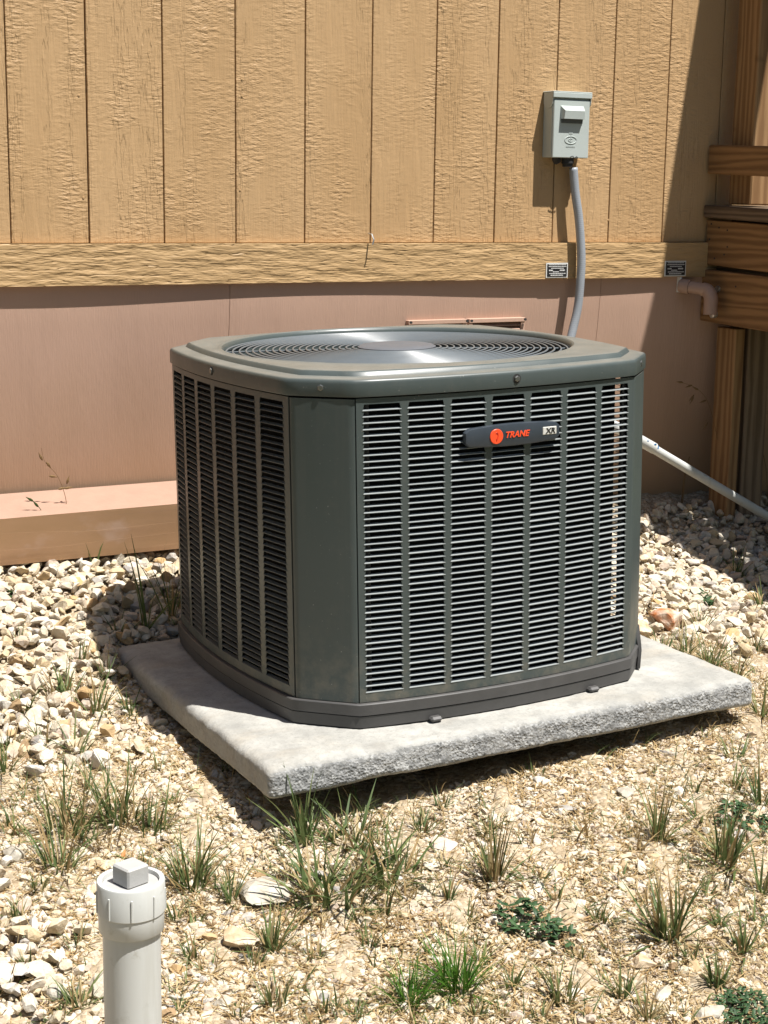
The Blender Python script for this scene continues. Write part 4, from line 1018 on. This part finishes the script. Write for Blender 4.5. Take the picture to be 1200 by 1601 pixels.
def tuft(px, py, hpx, wpx, n, kind, label, group=None, lean=.28, bend=.6, wid=.0030, dry=None, name='grass_tuft', seed=None):
    P = G(px, py); dep = proj(P)[2]; H_ = hpx*dep/F*1.08; W_ = wpx*dep/F/2*.5
    r = np.random.default_rng(seed if seed is not None else int(px*31+py))
    n = int(n*(1.5 if n < 40 else .95)) if kind in ('grass',) else n; wid = wid*(1.15 if n > 50 and kind == 'grass' else 1.0)
    V, Fi, Rn = blades(n, P, W_, H_, lean, wid*1.3, bend, r)
    dry = .30 if dry is None else dry
    Rn = np.where(r.random(len(Rn)//4).repeat(4) < dry, .72+.28*Rn, .62*Rn) if kind != 'straw' else Rn
    # dead thatch at the foot
    if kind != 'stalk':
        V2, F2, R2 = blades(int(n*1.8)+12, P, W_*2.2+.006, H_*.45, 1.1, wid*.55, .8, r)
        Fi = np.vstack([Fi, F2+len(V)]); V = np.vstack([V, V2]); Rn = np.r_[Rn, .74+.26*R2]
    me = np_mesh(name, V-P, Fi, Rn); o = link(name, me, M['lush'] if kind == 'lush' else M['straw'] if kind == 'straw' else M['grass'], None, P)
    if group == GF:                                              # say where in the foreground it grows
        wh = 'left of the clean-out pipe' if px < 150 else 'between the clean-out pipe and the rocks' if px < 460 else 'in the middle of the foreground' if px < 800 else 'in the right foreground'
        label = ('tall' if hpx > 55 else 'short') + ' mixed green and straw grass tuft ' + wh; group = 'grass tufts ' + wh
    elif group == 'small rough tufts among the foreground chips':
        wh = 'left of the white rock' if px < 400 else 'in front of the middle of the pad' if px < 800 else 'in front of the right end of the pad'
        label = ('half dried' if dry > .45 else 'mostly green') + ' small rough grass tuft ' + wh; group = 'small rough tufts ' + wh
    return tag(o, label, 'grass', group)
LL = 'green grass tuft in the gravel left of the pad'; LF = 'green and straw grass tuft in the stony foreground'; LR = 'green grass tuft in the gravel right of the pad'
tuft(148, 893, 92, 14, 5, 'stalk', 'sparse tuft of long blades in front of the sill board', lean=.12, bend=.5, wid=.0042, dry=0)
tuft(228, 992, 165, 30, 9, 'stalk', 'tall thin grass blades at the back left corner of the pad', lean=.15, bend=.4, wid=.0042, dry=.2)
tuft(270, 975, 120, 34, 26, 'grass', 'shaded grass tuft squeezed between pad and gravel beside the unit', lean=.3)
tuft(166, 1062, 70, 26, 16, 'grass', 'bright tuft at the left rear corner of the pad', lean=.2, dry=.1)
for a in ((128,1040,50,30,16),(98,1096,76,70,34),(40,1118,60,40,18),(152,1116,90,50,24),(8,1212,84,36,20),(68,1160,54,50,18),(205,1120,50,40,14),(30,1010,44,30,10),(185,1000,60,26,10),(20,1175,50,40,14),(120,1180,70,50,18),(250,1205,40,40,12)): tuft(*a, 'grass', LL, GL)
for a in ((108,1305,120,110,70),(186,1290,118,110,80),(240,1305,90,70,44),(92,1362,100,90,56),(140,1240,60,30,14),(205,1215,34,30,12),(60,1395,40,50,22),(30,1440,44,40,20)): tuft(*a, 'grass', LL+' and pad shadow' if False else 'leafy grass tuft on stony ground between pad and clean-out pipe', 'grass tufts behind the clean-out pipe')
for a in ((298,1390,118,90,80),(362,1415,88,26,22),(345,1400,40,40,20),(425,1490,86,34,34),(430,1575,70,60,46),(395,1510,40,40,18),(300,1500,46,44,22),(272,1440,50,30,14),(120,1575,60,70,34),(45,1520,44,50,22),(280,1585,40,40,20),(120,1480,44,50,18),(200,1400,36,36,14)): tuft(*a, 'grass', LF, GF)
tuft(478, 1322, 120, 46, 26, 'grass', 'tall upright tuft standing before the near corner of the pad', lean=.16, bend=.35, wid=.0046, dry=.15)
tuft(548, 1318, 84, 130, 80, 'grass', 'sprawling tuft leaning out from under the pad front', lean=.75, bend=.6, wid=.0042)
tuft(520, 1405, 110, 190, 150, 'grass', 'widest sprawling tuft right of the white rock', lean=.7, bend=.7, wid=.0046)
tuft(606, 1375, 96, 150, 100, 'grass', 'loose mixed tuft beside the widest sprawling tuft', lean=.6, bend=.7, wid=.0044)
tuft(640, 1568, 78, 84, 120, 'lush', 'fine bright green tuft, the left one of a pair at the bottom', lean=.45, bend=.7, wid=.0022, dry=.04)
tuft(716, 1548, 98, 96, 170, 'lush', 'fine bright green tuft, the right one of a pair at the bottom', lean=.42, bend=.7, wid=.0022, dry=.04)
tuft(772, 1378, 112, 46, 38, 'grass', 'upright tuft with straw foot right of the pinkish stone', lean=.2, bend=.4)
tuft(834, 1212, 36, 62, 40, 'grass', 'short yellowish tuft at the foot of the pad front', lean=.5, dry=.5)
for a in ((700,1412,64,20,14),(735,1440,40,40,16),(660,1300,50,50,24),(575,1480,46,50,20),(690,1262,30,40,16),(870,1410,48,24,14),(745,1590,40,40,24),(560,1590,36,40,20),(490,1500,46,50,20),(800,1545,50,40,24)): tuft(*a, 'grass', LF, GF)
tuft(1028, 1315, 96, 40, 30, 'grass', 'upright tuft of bluish blades below the right end of the pad', lean=.15, bend=.3, wid=.0036)
tuft(1130, 1350, 112, 84, 70, 'grass', 'dense dark tuft at the right mid foreground', lean=.25, bend=.4, wid=.0036, dry=.2)
tuft(1045, 1468, 116, 76, 80, 'grass', 'dense tuft right of the broad leaved weed', lean=.25, bend=.4, wid=.0036)
for a in ((938,1445,56,38,26),(880,1570,86,80,50),(975,1560,56,36,26),(1012,1596,66,26,22),(1118,1545,62,44,36),(1160,1490,76,36,26),(1190,1400,80,30,20),(1080,1500,50,40,20),(905,1500,40,30,14),(1190,1260,90,40,22),(1150,1235,60,30,16),(1085,1240,40,30,12)): tuft(*a, 'grass', LF, GF)
for a in ((1035,1030,58,40,20),(1070,1028,66,44,26),(1110,1045,84,50,30),(1095,985,50,36,18),(1150,1060,50,36,16),(1180,1020,60,30,14),(1190,1120,70,30,16)): tuft(*a, 'grass', LR, GRT)
tuft(1152, 905, 56, 34, 40, 'grass', 'dark tuft standing in the deck shadow', lean=.4, wid=.0032, dry=.05)
tuft(1190, 960, 70, 30, 18, 'grass', 'pale leaning blades at the right edge in the deck shadow', lean=.4, bend=.9, wid=.0040)
tuft(1010, 960, 46, 50, 26, 'straw', 'dry orange straw tuft against the right side of the unit', lean=.5, bend=.5)
tuft(990, 940, 50, 26, 8, 'stalk', 'thin dark blades behind the right side of the pad', lean=.3)
# small rough tufts between the others
rt = np.random.default_rng(41)
spots_ = [(75,1262),(150,1330),(250,1252),(215,1345),(20,1300),(120,1410),(55,1480),(15,1540),(150,1525),(85,1590),(300,1440),(330,1530),(380,1590),(455,1430),(500,1450),(560,1440),(610,1440),(640,1400),(590,1330),(620,1290),(560,1270),(450,1370),(470,1540),(520,1590),(600,1530),(670,1480),(740,1500),(790,1590),(850,1600),(760,1290),(900,1330),(960,1380),(1000,1420),(1085,1410),(1120,1440),(1185,1450),(1170,1540),(1060,1590),(950,1480),(840,1390),(905,1420),(1100,1290),(1180,1310),(1060,1200),(1140,1180),(1000,1330),(690,1360),(820,1320)]
for px_, py_ in spots_:
    tuft(px_+rt.normal(0, 8), py_+rt.normal(0, 6), rt.uniform(30, 66), rt.uniform(24, 74), int(rt.integers(10, 26)), 'grass', 'small rough grass tuft half dried among the chips', 'small rough tufts among the foreground chips', lean=rt.uniform(.3, .9), bend=rt.uniform(.4, .9), dry=rt.uniform(.2, .7))
# straw litter
def litter(n, lo, hi):
    x = rng.uniform(-1.0, 2.2, n); y = rng.uniform(-2.5, -.1, n); k = ok(x, y, 0) & (rng.random(n) < .08+.92*(1-zone(x, y))*(.35+.65*(np.sin(4*x+1.7*y)*np.sin(3*y-x)+.4 > 0)))
    x, y = x[k], y[k]; n = len(x); a = rng.uniform(0, 2*math.pi, n); L = rng.uniform(lo, hi, n); wd_ = rng.uniform(.0006, .0016, n)
    d = np.stack([np.cos(a), np.sin(a), rng.normal(0, .18, n)], -1); sd = np.stack([-np.sin(a), np.cos(a), np.zeros(n)], -1)*wd_[:, None]
    c = np.stack([x, y, ground_z(x, y)+rng.uniform(.001, .008, n)], -1); bend_ = rng.normal(0, .22, n)[:, None]*L[:, None]*np.stack([-np.sin(a), np.cos(a), np.full(n, .3)], -1)
    p0, p1, p2 = c-d*L[:, None]/2, c+bend_, c+d*L[:, None]/2
    V = np.stack([p0-sd*.5, p0+sd*.5, p1-sd, p1+sd, p2-sd*.4, p2+sd*.4], 1).reshape(-1, 3)
    b = (np.arange(n)*6)[:, None]; Fi = np.concatenate([b+np.array([0, 1, 3, 2]), b+np.array([2, 3, 5, 4])], 1).reshape(-1, 4)
    return V, Fi, np.repeat(rng.random(n), 2)
V, Fi, Rn = litter(120000, .010, .055)
o = link('straw_litter', np_mesh('straw_litter', V, Fi, Rn), M['straw']); o['kind'] = 'stuff'; tag(o, 'dry grass clippings and straw strewn over the gravel', 'straw')
# low new grass strewn between tufts
NS = 5200
xs2 = rng.uniform(-.9, 2.0, NS); ys2 = rng.uniform(-2.4, -1.0, NS); k = ok(xs2, ys2, .0) & (rng.random(NS) < 1-zone(xs2, ys2)) & (rng.random(NS) < .22+.75*(np.sin(6*xs2+2*ys2)*np.sin(5*ys2-2*xs2) > .05)); xs2, ys2 = xs2[k], ys2[k]
VV, FF2, RR = [], [], []; nn_ = 0; r = np.random.default_rng(77)
for a_, b_ in zip(xs2, ys2):
    V, Fi, Rn = blades(r.integers(3, 9), (a_, b_), .010, r.uniform(.02, .075), .75, .0024, .7, r, None, 3)
    VV.append(V); FF2.append(Fi+nn_); RR.append(np.where(r.random() < .45, .72+.28*Rn, .6*Rn)); nn_ += len(V)
o = link('sprouting_grass', np_mesh('sprouting_grass', np.vstack(VV), np.vstack(FF2), np.concatenate(RR)), M['grass']); o['kind'] = 'stuff'; tag(o, 'scattered short grass sprouts over the stony foreground', 'grass')
# leafy weeds
def weed(px, py, rpx, n, leaf, label, hgt=.03):
    P = G(px, py); dep = proj(P)[2]; R_ = rpx*dep/F; r = np.random.default_rng(int(px)); Vs, Fs, Rn = [], [], []; k = 0
    root = empty('leafy_weed', P, label, 'weed')
    st = MB()
    for i in range(n):
        an = r.uniform(0, 2*math.pi); rr = R_*math.sqrt(r.random()); cx, cy = P[0]+rr*math.cos(an), P[1]+rr*math.sin(an)
        c = np.array([cx, cy, float(ground_z(cx, cy))+hgt*r.uniform(.3, 1.0)*(1.15-rr/R_*.7)])
        if i % 5 == 0: st.tube([(0, 0, 0), tuple((c-P)*.5+np.array((0, 0, .004))), tuple(c-P)], .0009, 5)
        for m_ in range(3):
            a2 = r.uniform(0, 2*math.pi); L = leaf*r.uniform(.7, 1.2); dn = np.array([math.cos(a2), math.sin(a2), r.normal(.15, .35)]); s2 = np.cross(dn, (0, 0, 1)); s2 = s2/np.linalg.norm(s2); up = np.array([0, 0, 1.])
            q = [c, c+dn*L*.35+s2*L*.24-up*L*.02, c+dn*L*.75+s2*L*.22-up*L*.05, c+dn*L-up*L*.12, c+dn*L*.75-s2*L*.22-up*L*.05, c+dn*L*.35-s2*L*.24-up*L*.02, c+dn*L*.5+up*L*.06]
            Vs += [v-P for v in q]; Fs += [(k+6, k+i2, k+(i2+1) % 6) for i2 in range(6)]; Rn += [r.random()]*6; k += 7
    o = link('leaves', np_mesh('leaves', np.array(Vs), np.array(Fs), np.array(Rn)), M['weed'], root)
    st.build('stems', M['weed'], root)
    return root
weed(815, 1445, 36, 34, .017, 'dark green broad leaved weed, left clump of two', .045)
weed(868, 1470, 30, 22, .017, 'dark green broad leaved weed, right clump of two', .04)
weed(1165, 1585, 52, 90, .011, 'low clover like weed at the bottom right corner', .025)
weed(1160, 1290, 40, 40, .016, 'leafy weed behind the dense dark tuft on the right', .04)
weed(1098, 948, 22, 26, .020, 'pale green weed in sunlit gravel right of the pad', .04)
weed(20, 935, 14, 6, .030, 'single green leaf cluster at the left edge of the gravel', .01)

# seed stalks of wild oats
def stalk(pts, heads, label, mat, thick=.0011, hl=.018):
    thick *= 1.35; hl *= 1.15
    c = np.array(pts[0]); root = empty('seed_stalk', c, label, 'grass stalk')
    sp = spline([np.asarray(q, float)-c for q in pts], 6); kid0 = MB().tube([tuple(q) for q in sp], np.linspace(thick, thick*.5, len(sp)), 5).build('stem', mat, root)
    for q, d in heads:
        q = np.array(q)-c; d = np.array(d, float); d /= np.linalg.norm(d)
        MB().tube([tuple(np.asarray(q)+d*t*hl) for t in (0, .2, .5, .8, 1.15)], [.0005, .0029, .0035, .0019, .0003], 6).build('spikelet', mat, root)
    return root
def W(px, py, y): return on(1, y, px, py)
yL = -.30
b0 = G(79, 885); yL = b0[1]
stalk([b0, W(77, 850, yL), W(72, 815, yL-.01), W(62, 795, yL-.02), W(48, 780, yL-.02)], [(W(60, 793, yL-.02), (-.5, 0, .6)), (W(52, 784, yL-.02), (-.6, 0, .4)), (W(78, 835, yL), (.15, 0, 1)), (W(80, 815, yL), (.5, 0, .8)), (W(60, 820, yL), (-.9, 0, .2)), (W(88, 812, yL), (.5, 0, .9))], 'dark drooping grass stalk with seeds before the left end of the sill', M['grass'])
b1 = G(104, 880); yM = b1[1]
stalk([b1, W(104, 800, yM), W(100, 770, yM), W(88, 742, yM), W(70, 722, yM), W(64, 700, yM)], [(W(66, 720, yM), (-.4, 0, .9)), (W(72, 722, yM), (.4, 0, -.6)), (W(76, 744, yM), (.9, 0, -.2)), (W(104, 757, yM), (.3, 0, .9)), (W(90, 765, yM), (.8, 0, .1)), (W(100, 764, yM), (.9, 0, .1))], 'pale straw stalk with seeds in front of the left skirting', M['straw'], .0007)
b2 = G(1066, 786); y2 = b2[1]
stalk([b2, W(1071, 740, y2), W(1078, 714, y2)], [], 'bent dry straw stem rising behind the white pipe', M['straw'], .0030)
stalk([W(1078, 714, y2), W(1070, 690, y2), W(1069, 682, y2)], [], 'short dry upper length of the bent straw stem', M['straw'], .0026) if False else None
b3 = G(1135, 800); y3 = b3[1]
stalk([b3, W(1128, 740, y3), W(1118, 670, y3), W(1106, 628, y3), W(1092, 610, y3), W(1078, 602, y3), W(1062, 598, y3)], [(W(1068, 598, y3), (-.9, 0, .1)), (W(1082, 602, y3), (-.8, 0, -.2)), (W(1092, 610, y3), (-.9, 0, .4)), (W(1104, 626, y3), (-.9, 0, -.2)), (W(1085, 617, y3), (-.7, 0, -.7)), (W(1106, 660, y3), (-.6, 0, -.8)), (W(1084, 620, y3), (-.5, 0, -.9))], 'drooping oat stalk with pale seeds in front of the deck post', M['straw'], .0009, .022)
b4 = G(1200, 800); y4 = b4[1]
stalk([b4, W(1198, 740, y4), W(1190, 700, y4), W(1176, 675, y4), W(1164, 655, y4), W(1156, 635, y4)], [(W(1160, 645, y4), (-.4, 0, .8)), (W(1168, 654, y4), (-.3, 0, .9)), (W(1174, 672, y4), (-.8, 0, .4)), (W(1178, 665, y4), (-.3, 0, .9))], 'oat stalk with pale seeds against the dark space under the deck', M['straw'], .0009, .022)
b5 = G(1178, 800); y5 = b5[1]
stalk([b5, W(1176, 770, y5), W(1170, 745, y5), W(1162, 720, y5)], [(W(1176, 770, y5), (.3, 0, 1))], 'short pale green stalk behind the white pipe under the deck', M['straw'], .0014)

# ------------------------------------------------------------------ unseen trees added behind the viewer to block low sky light
def sky_block_trees():
    r = np.random.default_rng(8); Vq = []; st = MB()
    for cx, cy, hh in ((-11,-7,7),(-9,-12,8),(-5,-14,7.5),(-1,-13,8.5),(3,-15,8),(7,-13,7.5),(10.5,-10,8),(12,-5,7),(-12.5,-2,7)):
        st.tube([(cx, cy, -1.3), (cx+.1, cy, hh*.3), (cx, cy+.1, hh*.62)], [.22, .16, .07], 8)
        for _ in range(26):
            d = r.normal(size=3); d /= np.linalg.norm(d); c = np.array([cx, cy, hh*.55])+d*np.array([2.6, 2.6, hh*.36])*r.uniform(.2, .95); n = 46
            q = c+r.normal(0, .48, (n, 3)); a = r.normal(size=(n, 3)); a /= np.linalg.norm(a, axis=1)[:, None]; b = np.cross(a, r.normal(size=(n, 3))); b /= np.linalg.norm(b, axis=1)[:, None]
            L = r.uniform(.12, .26, n)[:, None]; Vq.append(np.stack([q-a*L, q+b*L*.6, q+a*L, q-b*L*.6], 1))
    V = np.concatenate(Vq).reshape(-1, 3); Fi = np.arange(len(V)).reshape(-1, 4)
    o = link('sky_block_trees', np_mesh('sky_block_trees', V, Fi, np.repeat(r.random(len(Fi)), 1)), M['weed']); o['kind'] = 'stuff'; tag(o, 'unseen leafy trees added behind the viewer to hold back sky light', 'sky_block_trees')
    t = st.build('sky_block_trunks', M['woodz'], o); t['kind'] = 'stuff'
sky_block_trees()

# a curled orange dead leaf behind the clean-out pipe
P = G(188, 1346); V = []; n_ = 7
for i in range(n_):
    t = i/(n_-1); w_ = .0075*math.sin(math.pi*min(1, t*.9+.08))
    for sgn in (-1, 0, 1): V.append((sgn*w_*.5, (t-.5)*.004, t*.019+.003*abs(sgn)))
Fi = [(i*3+j, i*3+j+1, (i+1)*3+j+1, (i+1)*3+j) for i in range(n_-1) for j in range(2)]
o = MB().add(V, Fi).build('dead_leaf', m_plain('dead leaf', (.40, .16, .045), .7), None, 'all', (P[0], P[1], P[2]))
o.rotation_euler = (-.5, .5, -.3); o.modifiers.new('solid', 'SOLIDIFY').thickness = .0006
tag(o, 'curled orange brown dead leaf just behind the clean-out pipe', 'leaf')
